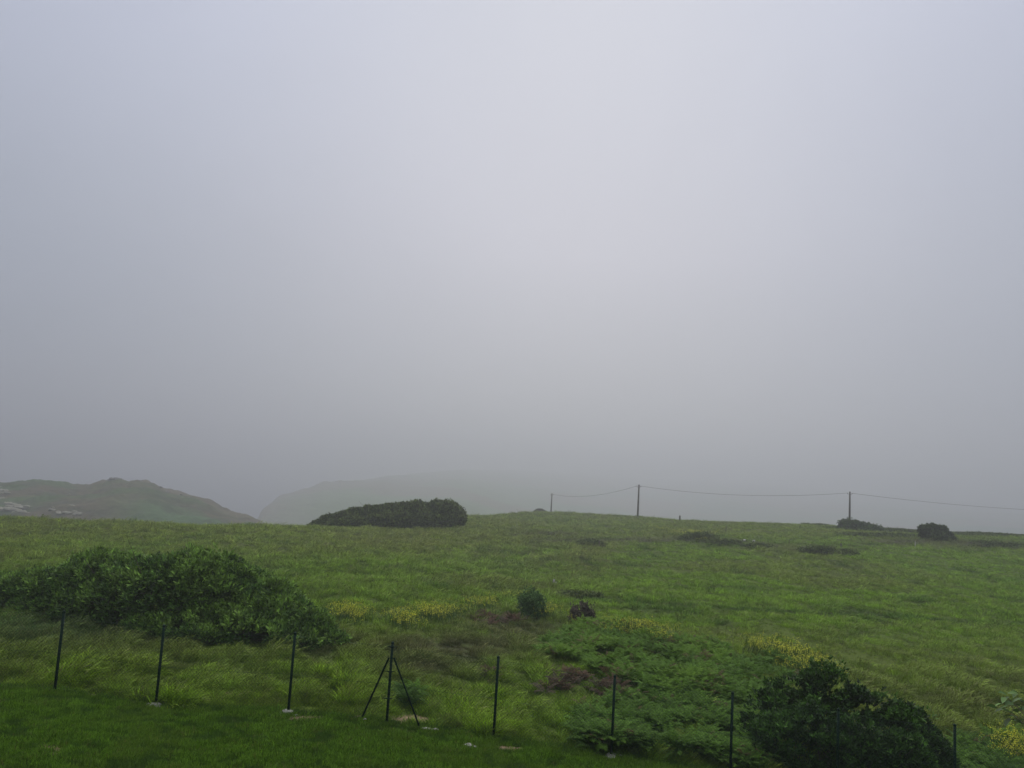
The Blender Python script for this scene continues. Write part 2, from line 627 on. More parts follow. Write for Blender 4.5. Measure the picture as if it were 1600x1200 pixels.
def soil_mask(px, py, n):
    s = np.zeros(px.shape)
    for cx, cy, rx, ry in SOIL:
        s = np.maximum(s, blob(px, py, cx, cy, rx * 1.3, ry * 1.6))
    return s * (n + .5)


def fence_y(x):
    return np.full(np.shape(x), FY)


# ------------------------------------------------------------------ the ground sheet
azs = np.concatenate([np.linspace(-math.pi, -.80, 40)[:-1], np.linspace(-.80, .80, 760), np.linspace(.80, math.pi, 40)[1:]])
rs = np.concatenate([[0.5, 2, 4, 6], np.geomspace(8, 260, 420), np.geomspace(262, 1200, 50)])
AA, RR = np.meshgrid(azs, rs)
GX = (np.sin(AA) * RR).ravel(); GY = (np.cos(AA) * RR).ravel()
GZ = gz(GX, GY)
GP = np.stack([GX, GY, GZ], 1)
PP = GP.copy(); PP[:, 1] = np.maximum(PP[:, 1], 3)
gcol, gpx, gpy, g1, g2, g3 = cover(PP)
gcol = gcol * .42 + np.array([.012, .011, .006])  # colour darkened: shade between the tufts is painted into the ground
lawnm = sm(FY - .1 - GY, -.25, .25)
gcol = mixc(gcol, LAWN * .3 + np.array([.010, .008, .004]), lawnm)  # lawn base painted dark for the shade in gaps of the turf
sk = soil_mask(gpx, gpy, g3) * (GY > 5)
gcol = mixc(gcol, SOILC, sm(sk, .35, .7) * .9)
nr, na = AA.shape
ii = np.arange(nr - 1)[:, None] * na + np.arange(na - 1)[None]
gq = np.stack([ii, ii + 1, ii + na + 1, ii + na], -1).reshape(-1, 4)[:, ::-1]
ground = make_mesh('ground', GP, gq, M_ground, col=gcol, smooth=True)
tag(ground, 'rough green meadow falling away to a ridge, with mown lawn in front', kind='structure')

# ------------------------------------------------------------------ sea
m, t, out = new_mat('sea_water')
p = N(t, 'ShaderNodeBsdfPrincipled')
p.inputs['Base Color'].default_value = (.02, .035, .05, 1)
p.inputs['Roughness'].default_value = .25
nz = N(t, 'ShaderNodeTexNoise'); nz.inputs['Scale'].default_value = .12; nz.inputs['Detail'].default_value = 6
tcn = N(t, 'ShaderNodeTexCoord'); t.links.new(tcn.outputs['Object'], nz.inputs['Vector'])
b = N(t, 'ShaderNodeBump'); b.inputs['Strength'].default_value = .5; b.inputs['Distance'].default_value = .6
t.links.new(nz.outputs[0], b.inputs['Height']); t.links.new(b.outputs[0], p.inputs['Normal'])
t.links.new(p.outputs[0], out.inputs[0])
sea = make_mesh('sea', [(-3500, -300, -62), (3500, -300, -62), (3500, 4500, -62), (-3500, 4500, -62)], np.array([[0, 1, 2, 3]]), m)
tag(sea, 'grey sea almost lost in the fog below the headland', kind='structure')


# ------------------------------------------------------------------ hills
def hill(name, crest, label, nx, nv, noise, colfn, foot_py=836, back=1.5):
    """crest: (px, py, depth_foot, depth_crest)"""
    cx = np.array([c[0] for c in crest], float)
    X = np.linspace(cx[0], cx[-1], nx)
    cyy = np.interp(X, cx, [c[1] for c in crest])
    df = np.interp(X, cx, [c[2] for c in crest])
    dc = np.interp(X, cx, [c[3] for c in crest])
    vf = np.linspace(0, 1, nv)
    vb = np.linspace(0, 1, nv // 3)[1:]
    rows = []; V01 = []
    for v in vf:
        s = math.sin(v * math.pi / 2) ** .85
        py = foot_py + (np.minimum(cyy, foot_py) - foot_py) * s
        D = df * (dc / df) ** v
        row = np.array([at(a, b_, d) for a, b_, d in zip(X, py, D)])
        rows.append(row); V01.append(np.full(nx, v))
    top = rows[-1]
    for v in vb:
        d = dc * (1 + (back - 1) * v)
        row = np.stack([top[:, 0] * d / dc, d, top[:, 2] * (1 - v) + (-66) * v - 3 * v], 1)
        rows.append(row); V01.append(np.full(nx, 1 + v))
    P = np.array(rows).reshape(-1, 3); V01 = np.concatenate(V01)
    amp, sc = noise
    n = (fbm(P[:, 0] * sc, P[:, 1] * sc, 41, 5) - .5) * amp
    edge = 1 - .75 * np.exp(-((V01 - 1) / .08) ** 2)
    P[:, 2] += n * edge + (fbm(P[:, 0] * sc * 5, P[:, 1] * sc * 5, 43, 4) - .5) * amp * .42
    nr = len(rows)
    ii = np.arange(nr - 1)[:, None] * nx + np.arange(nx - 1)[None]
    q = np.stack([ii, ii + 1, ii + nx + 1, ii + nx], -1).reshape(-1, 4)
    pxx, pyy = project(P)
    col = colfn(P, pxx, pyy, V01)
    o = make_mesh(name, P, q, M_hill, col=col, smooth=True)
    tag(o, label, kind='structure')
    return P, pxx, pyy


H_GREEN = np.array([.045, .075, .022]); H_BROWN = np.array([.075, .062, .035]); H_ROCK = np.array([.19, .175, .15])


def left_cols(P, px, py, v):
    n = fbm(P[:, 0] * .03, P[:, 1] * .03, 51, 5)
    n2 = fbm(P[:, 0] * .12, P[:, 1] * .12, 52, 4)
    c = np.repeat(H_GREEN[None], len(P), 0)
    c = mixc(c, H_BROWN, sm(n, .42, .58) * .95)
    c = mixc(c, np.array([.105, .085, .055]), sm(v, .62, .95) * sm(px, 120, 200) * sm(n2, .3, .6) * .8)
    c = mixc(c, np.array([.05, .095, .035]), sm(px, 130, 260) * sm(.55 - v, 0, .3))
    c = mixc(c, H_ROCK, sm(n2, .62, .74) * sm(.9 - np.abs(px - 95) / 60, 0, .5) * sm(py, 782, 795))
    c = mixc(c, np.array([.035, .045, .022]), sm(.42 - n2, 0, .1) * .6)
    return c


hc = [(-260, 775), (-150, 763), (-60, 757), (0, 754), (20, 753), (40, 752.5), (75, 752), (100, 754), (118, 756.5), (131, 757), (145, 753.5), (160, 750), (174, 747.5), (190, 748), (200, 750), (215, 749.5), (226, 750.5), (240, 754), (252, 759), (262, 763), (280, 768), (300, 774), (315, 778), (328, 782), (345, 789), (358, 796), (372, 802), (380, 806), (392, 805.5), (404, 809), (418, 816), (440, 834)]
hc = [(a if a < 180 else 180 + (a - 180) * .96, b_) for a, b_ in hc]
LH = hill('headland', [(a, b_, 230, 350) for a, b_ in hc], 'green and brown headland with rocky crest on the left behind the field', 420, 60, (7, .03), left_cols)


def mid_cols(P, px, py, v):
    n = fbm(P[:, 0] * .008, P[:, 1] * .008, 61, 5)
    c = np.repeat((H_GREEN * 2.0)[None], len(P), 0)  # green and brown lightened, painting extra fog paleness into the hill colour
    c = mixc(c, H_BROWN * 1.7, sm(n, .45, .6) * .8)
    c = mixc(c, np.array([.05, .12, .035]), sm(.48 - n, 0, .1) * sm(px, 700, 1000))
    c = mixc(c, H_ROCK * .9, sm(560 - px, 0, 140) * .6)
    return c


mc = [(398, 832, 560, 600), (403, 812, 560, 640), (408, 801, 560, 680), (413, 794, 560, 720), (421, 787, 560, 760), (430, 781, 560, 800), (438, 775, 560, 830), (455, 769, 560, 880), (472, 764, 560, 930), (485, 762, 560, 970), (505, 755, 560, 1030), (530, 753, 560, 1100), (560, 751, 560, 1200), (600, 745, 560, 1400), (650, 740, 520, 1850), (720, 734, 500, 2200), (800, 735, 650, 2700), (900, 741, 750, 3000), (1000, 747, 850, 3100), (1200, 757, 900, 3100), (1400, 774, 900, 3000), (1600, 792, 900, 2800), (1850, 815, 900, 2600)]
MH = hill('far_hillside', mc, 'far hillside fading up into the fog behind the field', 300, 70, (12, .012), mid_cols, foot_py=838, back=1.2)


# ------------------------------------------------------------------ scattered ground cover (stuff)
def proto_collection(name, meshes):
    col = bpy.data.collections.new(name)
    for i, me in enumerate(meshes):
        o = bpy.data.objects.new('%s_%02d' % (name, i), me)
        col.objects.link(o)
    return col


def scatter(name, P, rot, scl, idx, colr, proto, label, cat=None):
    """one object: points that carry plants by geometry nodes"""
    me = bpy.data.meshes.new(name)
    me.vertices.add(len(P))
    me.vertices.foreach_set('co', np.asarray(P, np.float32).ravel())
    for nm, arr in (('rot', rot), ('scl', scl)):
        a = me.attributes.new(nm, 'FLOAT_VECTOR', 'POINT')
        a.data.foreach_set('vector', np.asarray(arr, np.float32).ravel())
    a = me.attributes.new('pick', 'INT', 'POINT')
    a.data.foreach_set('value', np.asarray(idx, np.int32))
    a = me.attributes.new('col', 'FLOAT_COLOR', 'POINT')
    c4 = np.ones((len(P), 4), np.float32); c4[:, :3] = colr
    a.data.foreach_set('color', c4.ravel())
    me.update()
    o = bpy.data.objects.new(name, me)
    C.objects.link(o)
    gt = bpy.data.node_groups.new(name + '_nodes', 'GeometryNodeTree')
    gt.interface.new_socket('Geometry', in_out='INPUT', socket_type='NodeSocketGeometry')
    gt.interface.new_socket('Geometry', in_out='OUTPUT', socket_type='NodeSocketGeometry')
    gi = gt.nodes.new('NodeGroupInput'); go = gt.nodes.new('NodeGroupOutput')
    ip = gt.nodes.new('GeometryNodeInstanceOnPoints')
    ci = gt.nodes.new('GeometryNodeCollectionInfo')
    ci.inputs['Collection'].default_value = proto
    ci.inputs['Separate Children'].default_value = True
    ci.inputs['Reset Children'].default_value = True
    ip.inputs['Pick Instance'].default_value = True

    def attr(nm, ty):
        n = gt.nodes.new('GeometryNodeInputNamedAttribute')
        n.data_type = ty
        n.inputs[0].default_value = nm
        return n.outputs[0]
    L = gt.links.new
    L(gi.outputs[0], ip.inputs['Points'])
    L(ci.outputs[0], ip.inputs['Instance'])
    L(attr('pick', 'INT'), ip.inputs['Instance Index'])
    L(attr('rot', 'FLOAT_VECTOR'), ip.inputs['Rotation'])
    L(attr('scl', 'FLOAT_VECTOR'), ip.inputs['Scale'])
    L(ip.outputs[0], go.inputs[0])
    md = o.modifiers.new('scatter', 'NODES')
    md.node_group = gt
    tag(o, label, cat, kind='stuff')
    return o


def raw_mesh(name, V, T, mat, mats=None, fm=None):
    me = bpy.data.meshes.new(name)
    me.from_pydata([tuple(v) for v in V], [], [tuple(int(i) for i in f) for f in T])
    for m_ in (mats or [mat]):
        me.materials.append(m_)
    if fm is not None:
        me.polygons.foreach_set('material_index', np.asarray(fm, np.int32))
    me.update()
    return me


def tuft_mesh(name, nb, rad, hmin, wid, bend, r, mat, wind=.15):
    V = []; T = []
    for k in range(nb):
        a = r.uniform(0, 6.283); rr = rad * math.sqrt(r.uniform(0, 1))
        b0 = np.array([math.cos(a) * rr, math.sin(a) * rr, -.04])
        h = r.uniform(hmin, 1)
        da = a + r.normal(0, .8)
        ln = np.array([math.cos(da), math.sin(da), 0]) * r.uniform(.1, bend) + np.array([wind, 0, 0])
        wa = r.uniform(0, 3.1416)
        wv = np.array([math.cos(wa), math.sin(wa), 0]) * wid * .5
        mid = b0 + np.array([0, 0, h * .55]) + ln * h * .35
        tip = b0 + np.array([0, 0, h * (1 - .25 * np.linalg.norm(ln))]) + ln * h
        i = len(V)
        V += [b0 - wv, b0 + wv, mid + wv * .8, mid - wv * .8, tip]
        T += [(i, i + 1, i + 2, i + 3), (i + 3, i + 2, i + 4)]
    return raw_mesh(name, V, T, mat)


tufts = [tuft_mesh('grass_tuft', 16, .30, .5, .035, .75, np.random.default_rng(100 + i), M_blade) for i in range(8)]
# the last two are flowering grasses: fine stalks with a seed head
for i in range(3):
    r = np.random.default_rng(140 + i)
    V = []; T = []
    for k in range(12):
        a = r.uniform(0, 6.283); rr = .22 * math.sqrt(r.uniform(0, 1))
        b0 = np.array([math.cos(a) * rr, math.sin(a) * rr, -.04]); h = r.uniform(.7, 1.15)
        ln = np.array([math.cos(a), math.sin(a), 0]) * r.uniform(.05, .3) + np.array([.22, 0, 0])
        wa = r.uniform(0, 3.14); wv = np.array([math.cos(wa), math.sin(wa), 0]) * .006
        up = np.array([0, 0, 1.])
        m1 = b0 + up * h * .75 + ln * h * .6; m2 = b0 + up * h * .86 + ln * h * .85; tip = b0 + up * h * .93 + ln * h * 1.15
        i0 = len(V)
        V += [b0 - wv, b0 + wv, m1 + wv, m1 - wv, m2 + wv * 4, m2 - wv * 4, tip]
        T += [(i0, i0 + 1, i0 + 2, i0 + 3), (i0 + 3, i0 + 2, i0 + 4, i0 + 5), (i0 + 5, i0 + 4, i0 + 6)]
    tufts.append(raw_mesh('seed_grass_tuft', V, T, M_blade))
P_TUFT = proto_collection('grass_tuft', tufts)
lawnt = [tuft_mesh('lawn_tuft', 22, .75, .35, .075, .7, np.random.default_rng(170 + i), M_blade, wind=0) for i in range(6)]
P_LAWN = proto_collection('lawn_tuft', lawnt)


def sector_points(n, y0, y1, half=.80, power=1.0):
    """points over the sector in view, thinner with distance"""
    u = rng.uniform(0, 1, n)
    Y = np.exp(np.log(y0) + u * (np.log(y1) - np.log(y0))) if power == 1 else (y0 ** (1 - power) + u * (y1 ** (1 - power) - y0 ** (1 - power))) ** (1 / (1 - power))
    k = rng.uniform(-half, half, n)
    x = k * Y
    return x, Y


BIG_BUSH = [(-75, 28.5, 888, 1.9), (15, 27.2, 889, 1.7), (75, 26.2, 888, 1.5), (120, 25.5, 880, 1.5), (172, 24.8, 862, 1.5), (232, 24.0, 870, 1.4), (290, 23.6, 862, 1.5), (345, 23.2, 866, 1.4), (395, 22.6, 884, 1.2), (430, 22.0, 906, 1.1), (465, 21.6, 928, 1.0), (500, 21.2, 944, .8), (522, 20.9, 966, .6), (545, 20.6, 984, .45), (300, 22.2, 915, 1.3), (230, 23.0, 910, 1.3), (165, 24.0, 905, 1.2), (365, 21.6, 930, 1.2), (420, 21.1, 950, 1.0), (470, 20.7, 965, .8), (330, 20.9, 965, .9), (270, 21.6, 950, 1.0), (500, 20.4, 982, .6), (100, 25.0, 912, 1.1), (30, 26.3, 908, 1.2)]
NEAR_BUSH = [(1195, 17.0, 1085, .50), (1235, 17.2, 1060, .62), (1285, 17.2, 1056, .72), (1335, 17.0, 1072, .75), (1385, 16.8, 1088, .70), (1425, 16.6, 1104, .62), (1460, 16.4, 1134, .5), (1480, 16.3, 1165, .35), (1215, 16.2, 1120, .5), (1270, 16.1, 1105, .6), (1340, 16.0, 1125, .6), (1410, 15.95, 1145, .5), (1250, 15.9, 1160, .45), (1310, 15.9, 1165, .5), (1380, 15.9, 1180, .45), (1440, 15.9, 1180, .4)]


def lobes_from(spec, squash=1.0):
    out = []
    for px, Y, pt, r in spec:
        g = on_ground(px, Y)
        top = at(px, pt, Y)
        h = max(top[2] - g[2], .25)
        out.append((g[0], Y, g[2] + h * .42, r, r * .85 * squash, h * .58))
    return np.array(out)


BIG_BUSH = [(a * .955 - 6, Y * (1.075 if Y > 23 else 1.13), t_ + (14 if a < 60 else 8), r_) for a, Y, t_, r_ in BIG_BUSH]
L_BIG = lobes_from(BIG_BUSH)
NEAR_BUSH = [((a - 1330) * .94 + 1325, Y, t_ + 7, r_ * .95) for a, Y, t_, r_ in NEAR_BUSH]
L_NEAR = lobes_from(NEAR_BUSH)


def under(x, y, L, k=.8):
    m = np.zeros(x.shape, bool)
    for l in L:
        m |= ((x - l[0]) / (l[3] * k)) ** 2 + ((y - l[1]) / (l[4] * k)) ** 2 < 1
    return m


# tall meadow grass
NT = 290000
x, y = sector_points(220000, 15.55, 215)
x_, y_ = sector_points(NT - 220000, 15.55, 27)
x, y = np.concatenate([x, x_]), np.concatenate([y, y_])
z = gz(x, y)
P = np.stack([x, y, z], 1)
col, px, py, n1, n2, n3 = cover(P)
fern = (in_poly(px + (n3 - .5) * 30, py + (n2 - .5) * 30, FERN) | in_poly(px, py, FERN2))
dead = np.maximum.reduce([blob(px, py, *d) for d in DEADF])
keep = ~under(x, y, L_BIG, .5) & ~under(x, y, L_NEAR, .7)
keep &= rng.uniform(size=NT) < .30 + 1.3 * sm(n3, .33, .58) + .5 * sm(y, 26, 45)
keep &= ~(fern & (rng.uniform(size=NT) < .72 * sm(n3 + .25 * (n2 - .5), .38, .56)))
keep &= soil_mask(px, py, n3) < rng.uniform(.3, .75, NT)
keep &= rng.uniform(size=NT) > dead * .8
hgt = .12 + .16 * n2 + .08 * rng.uniform(size=NT)
strip = (y < 22) & (px < 1050)
hgt = np.where(strip, hgt * 1.15, hgt)
rightf = sm(px, 850, 1000) * sm(y, 24, 30)
hgt = hgt * (1 - .25 * rightf)
ripple = sm(fbm(x * 1.7 + y * .35, y * 1.15 - x * .15, 71, 3), .28, .70)
ripple = .5 + (ripple - .5) * (1 - .45 * sm(y, 70, 120))
hgt = hgt * (.55 + .95 * ripple)
nearw = 1 - sm(y, 24, 42)
hgt *= 1 + nearw * (-.40 + 1.1 * (n3 - .5))
hgt *= 1 + sm(y, 60, 160) * .5
wide = hgt * (1.15 + y / 30) * (.8 + .4 * rng.uniform(size=NT))
wide = np.minimum(wide, hgt * 4.5)
rz = rng.normal(0, .5, NT)
tilt = rng.normal(.12, .16, NT) + .15 * (n1 - .5)
rot = np.stack([rng.normal(0, .12, NT), tilt, rz], 1)
jit = rng.normal(1, .28, (NT, 1)).clip(.4, 1.8)
hue = rng.uniform(size=NT)
colr = mixc(col * jit, DUN * 1.1, (hue > .93) * .6)
colr = mixc(colr, G_DARK, (hue < .12) * .55)
colr *= (.62 + .72 * ripple)[:, None]  # low tufts painted darker, tall ones lighter, standing in for weak ripple shadows
idx = rng.integers(0, 8, NT)
seed = rng.uniform(size=NT) < (.06 + .25 * sm(n1, .5, .65) + .2 * ((px > 1250) & (py > 980)))
idx = np.where(seed, rng.integers(8, 11, NT), idx)
colr = np.where(seed[:, None], colr * .75 + DUN * .35, colr)
hgt = np.where(seed, hgt * 1.35, hgt)
scl = np.stack([wide, wide, hgt], 1)
k = keep
scatter('meadow_grass', P[k], rot[k], scl[k], idx[k], colr[k], P_TUFT, 'long uneven green and straw coloured grass over the meadow', 'grass')

# mown lawn
NL = 90000
x = rng.uniform(-14, 14.5, NL); y = rng.uniform(9.3, 15.55, NL)
ok = np.abs(x) < y * .80 + 1
x, y = x[ok], y[ok]
P = np.stack([x, y, gz(x, y)], 1)
px, py = project(P)
n2 = fbm(x * 1.1, y * 1.1, 81, 3); n3 = fbm(x * 3.5, y * 3.5, 82, 3)
ok = (soil_mask(px, py, n3) < rng.uniform(.35, .8, len(x))) & (py < 1260)
x, y, P, px, py, n2, n3 = x[ok], y[ok], P[ok], px[ok], py[ok], n2[ok], n3[ok]
n = len(x)
lc = np.repeat(LAWN[None], n, 0) * rng.normal(1, .35, (n, 1)).clip(.3, 1.9)
lc = mixc(lc, np.array([.095, .165, .018]), sm(n2, .45, .7) * .6)
lc = mixc(lc, G_DARK * .9, sm(.42 - n3, 0, .12) * .7)
lc = mixc(lc, np.array([.15, .14, .04]), (rng.uniform(size=n) > .975) * .7)
hh = .03 + .085 * n3 + .03 * rng.uniform(size=n) + .05 * sm(y, 15.0, 15.5) * n2
ww = hh * rng.uniform(.9, 1.4, n)
scatter('lawn_grass', P, np.stack([rng.normal(0, .15, n), rng.normal(0, .15, n), rng.uniform(0, 6.28, n)], 1), np.stack([ww, ww, hh], 1), rng.integers(0, 6, n), lc, P_LAWN, 'short mown green grass in front of the wire fence', 'grass')


# bracken fronds
def frond_mesh(name, r, mat, nfr=5):
    V = []; T = []
    for f in range(nfr):
        a = f * 6.283 / nfr + r.normal(0, .3)
        d = np.array([math.cos(a), math.sin(a), 0]); sdv = np.array([-d[1], d[0], 0])
        Ln = r.uniform(.75, 1.1); rise = r.uniform(.45, .8)
        npn = 13
        pts = []
        for k in range(npn + 1):
            t_ = k / npn
            pts.append(d * Ln * t_ ** 1.1 + np.array([0, 0, rise * math.sin(min(t_ * 1.9, 2.2)) * .8 + .02]))
        for k in range(2, npn):
            t_ = k / npn
            w_ = .34 * (1 - t_) ** .8 * (1 - math.exp(-t_ * 9)) + .02
            base = pts[k]; dirn = pts[k + 1] - pts[k]; dirn /= np.linalg.norm(dirn)
            for sgn in (-1, 1):
                tipv = base + sdv * sgn * w_ + dirn * w_ * .35 + np.array([0, 0, -w_ * .22 + r.normal(0, .02)])
                bw_ = dirn * .030
                m_ = (base + tipv) / 2 + np.array([0, 0, .02])
                i = len(V)
                V += [base - bw_ * .6, base + bw_ * .6, m_ + bw_, tipv, m_ - bw_]
                T += [(i, i + 1, i + 2, i + 4), (i + 4, i + 2, i + 3)]
        for k in range(npn):
            wv = sdv * .008
            i = len(V)
            V += [pts[k] - wv, pts[k] + wv, pts[k + 1] + wv, pts[k + 1] - wv]
            T += [(i, i + 1, i + 2, i + 3)]
    return raw_mesh(name, V, T, mat)


P_FERN = proto_collection('bracken_plant', [frond_mesh('bracken_plant', np.random.default_rng(200 + i), M_frond, 4 + i % 3) for i in range(6)])
x, y = sector_points(60000, 15.6, 32)
P = np.stack([x, y, gz(x, y)], 1)
_, px, py, n1, n2, n3 = cover(P)
fm = (in_poly(px + (n3 - .5) * 36, py + (n2 - .5) * 30, FERN) & (rng.uniform(size=len(x)) < .62 * sm(n3 + .25 * (n2 - .5), .38, .56))) | (in_poly(px, py, FERN2) & (rng.uniform(size=len(x)) < .3))
fm |= (blob(px, py, 640, 1100, 18, 14) + blob(px, py, 30, 985, 90, 14) * .5 + blob(px, py, 170, 950, 60, 10) * .4 > .55) & (rng.uniform(size=len(x)) < .25)
dead = np.maximum.reduce([blob(px, py, *d) for d in DEADF])
fm &= rng.uniform(size=len(x)) > dead * 1.1
fm &= ~under(x, y, L_NEAR, .7) & ~under(x, y, L_BIG, .8)
Pf = P[fm]; n = len(Pf)
fc = np.array([.082, .162, .022]) * rng.normal(1, .2, (n, 1)).clip(.55, 1.5)
bright = sm(n2[fm], .45, .65)
fc = mixc(fc, np.array([.130, .235, .024]), bright * .7)
fc = mixc(fc, np.array([.038, .078, .022]), sm(.45 - n3[fm], 0, .12) * .6)
fc = mixc(fc, np.array([.12, .075, .045]), (rng.uniform(size=n) > .955) * .9)
sc = .72 * (.22 + .46 * n2[fm] + .12 * rng.uniform(size=n)) * (1 + .35 * (Pf[:, 1] < 17.5))
Pf = Pf + np.stack([np.zeros(n), np.zeros(n), .05 + .12 * rng.uniform(size=n)], 1)
scatter('bracken', Pf, np.stack([rng.normal(0, .18, n), rng.normal(.1, .18, n), rng.uniform(0, 6.28, n)], 1), np.stack([sc, sc, sc], 1), rng.integers(0, 6, n), fc, P_FERN, 'bed of green bracken fronds behind the wire fence', 'bracken')
print('bracken', n)

dm = (rng.uniform(size=len(x)) < dead * .35) & (dead > .3)
Pd = P[dm]; n = len(Pd)
dc_ = np.array([.105, .060, .038]) * rng.normal(1, .25, (n, 1)).clip(.5, 1.6)
dc_ = mixc(dc_, np.array([.09, .08, .06]), rng.uniform(size=n) * .8)
sc = .26 + .2 * rng.uniform(size=n)
scatter('dead_bracken', Pd, np.stack([rng.normal(0, .3, n), rng.normal(0, .3, n), rng.uniform(0, 6.28, n)], 1), np.stack([sc, sc, sc * .8], 1), rng.integers(0, 6, n), dc_, P_FERN, 'brown dead bracken lying among the green fronds', 'bracken')


# yellow flowers
def flower_mesh(name, r):
    V = []; T = []; fmx = []
    for k in range(11):
        a = r.uniform(0, 6.283); rr = .55 * math.sqrt(r.uniform())
        b0 = np.array([math.cos(a) * rr, math.sin(a) * rr, 0]); h = r.uniform(.7, 1.05)
        top = b0 + np.array([r.normal(.06, .06), r.normal(0, .06), h])
        wv = np.array([.008, .004, 0]); i = len(V)
        V += [b0 - wv, b0 + wv, top + wv, top - wv]; T += [(i, i + 1, i + 2, i + 3)]; fmx.append(0)
        for j in range(6):
            c = top + np.array([r.normal(0, .045), r.normal(0, .045), r.normal(-.02, .06)])
            nrm = r.normal(size=3) + np.array([0, 0, 1.2]); nrm /= np.linalg.norm(nrm)
            u = np.cross(nrm, [1, .2, 0]); u /= np.linalg.norm(u); v_ = np.cross(nrm, u)
            s_ = .020
            i = len(V)
            V += [c + u * s_, c + v_ * s_, c - u * s_, c - v_ * s_, c + nrm * .012]
            T += [(i, i + 1, i + 4), (i + 1, i + 2, i + 4), (i + 2, i + 3, i + 4), (i + 3, i, i + 4)]
            fmx += [1] * 4
    return raw_mesh(name, V, T, None, [M_stem, M_yellow], fmx)


M_yellow = noise_mat('yellow_petal', (.44, .46, .012), (.56, .56, .015), 20, .6, 0)
M_stem = noise_mat('flower_stem', (.05, .10, .02), (.08, .14, .03), 10, .7, 0)
P_FLOW = proto_collection('flower_stems', [flower_mesh('flower_stems', np.random.default_rng(240 + i)) for i in range(4)])
x1, y1 = sector_points(90000, 15.8, 60)
x2, y2 = sector_points(50000, 60, 210)
x = np.concatenate([x1, x2]); y = np.concatenate([y1, y2])
P = np.stack([x, y, gz(x, y)], 1)
px, py = project(P)
# the drifts are seen over a little height of stems
pyt = py - .45 * F / y * .7
ym = np.zeros(len(x))
for cx, cy_, rx, ry, am in YEL:
    ym = np.maximum(ym, am * blob(px, pyt, cx, cy_, rx, ry))
nn = fbm(x * 1.2, y * 1.2, 91, 3)
m_ = (rng.uniform(size=len(x)) < ym ** 1.7 * sm(nn, .33, .58) * .75) & (ym > .12) & ~under(x, y, L_BIG, .8)
P = P[m_]; n = len(P)
s_ = .38 + .25 * rng.uniform(size=n)
wd = s_ * (1 + P[:, 1] / 70)
scatter('yellow_wildflowers', P, np.stack([rng.normal(0, .1, n), rng.normal(.1, .1, n), rng.uniform(0, 6.28, n)], 1), np.stack([wd, wd, s_], 1), rng.integers(0, 4, n), np.ones((n, 3)), P_FLOW, 'drifts of small yellow wildflowers along the edge of the field', 'wildflowers')
print('flowers', n)


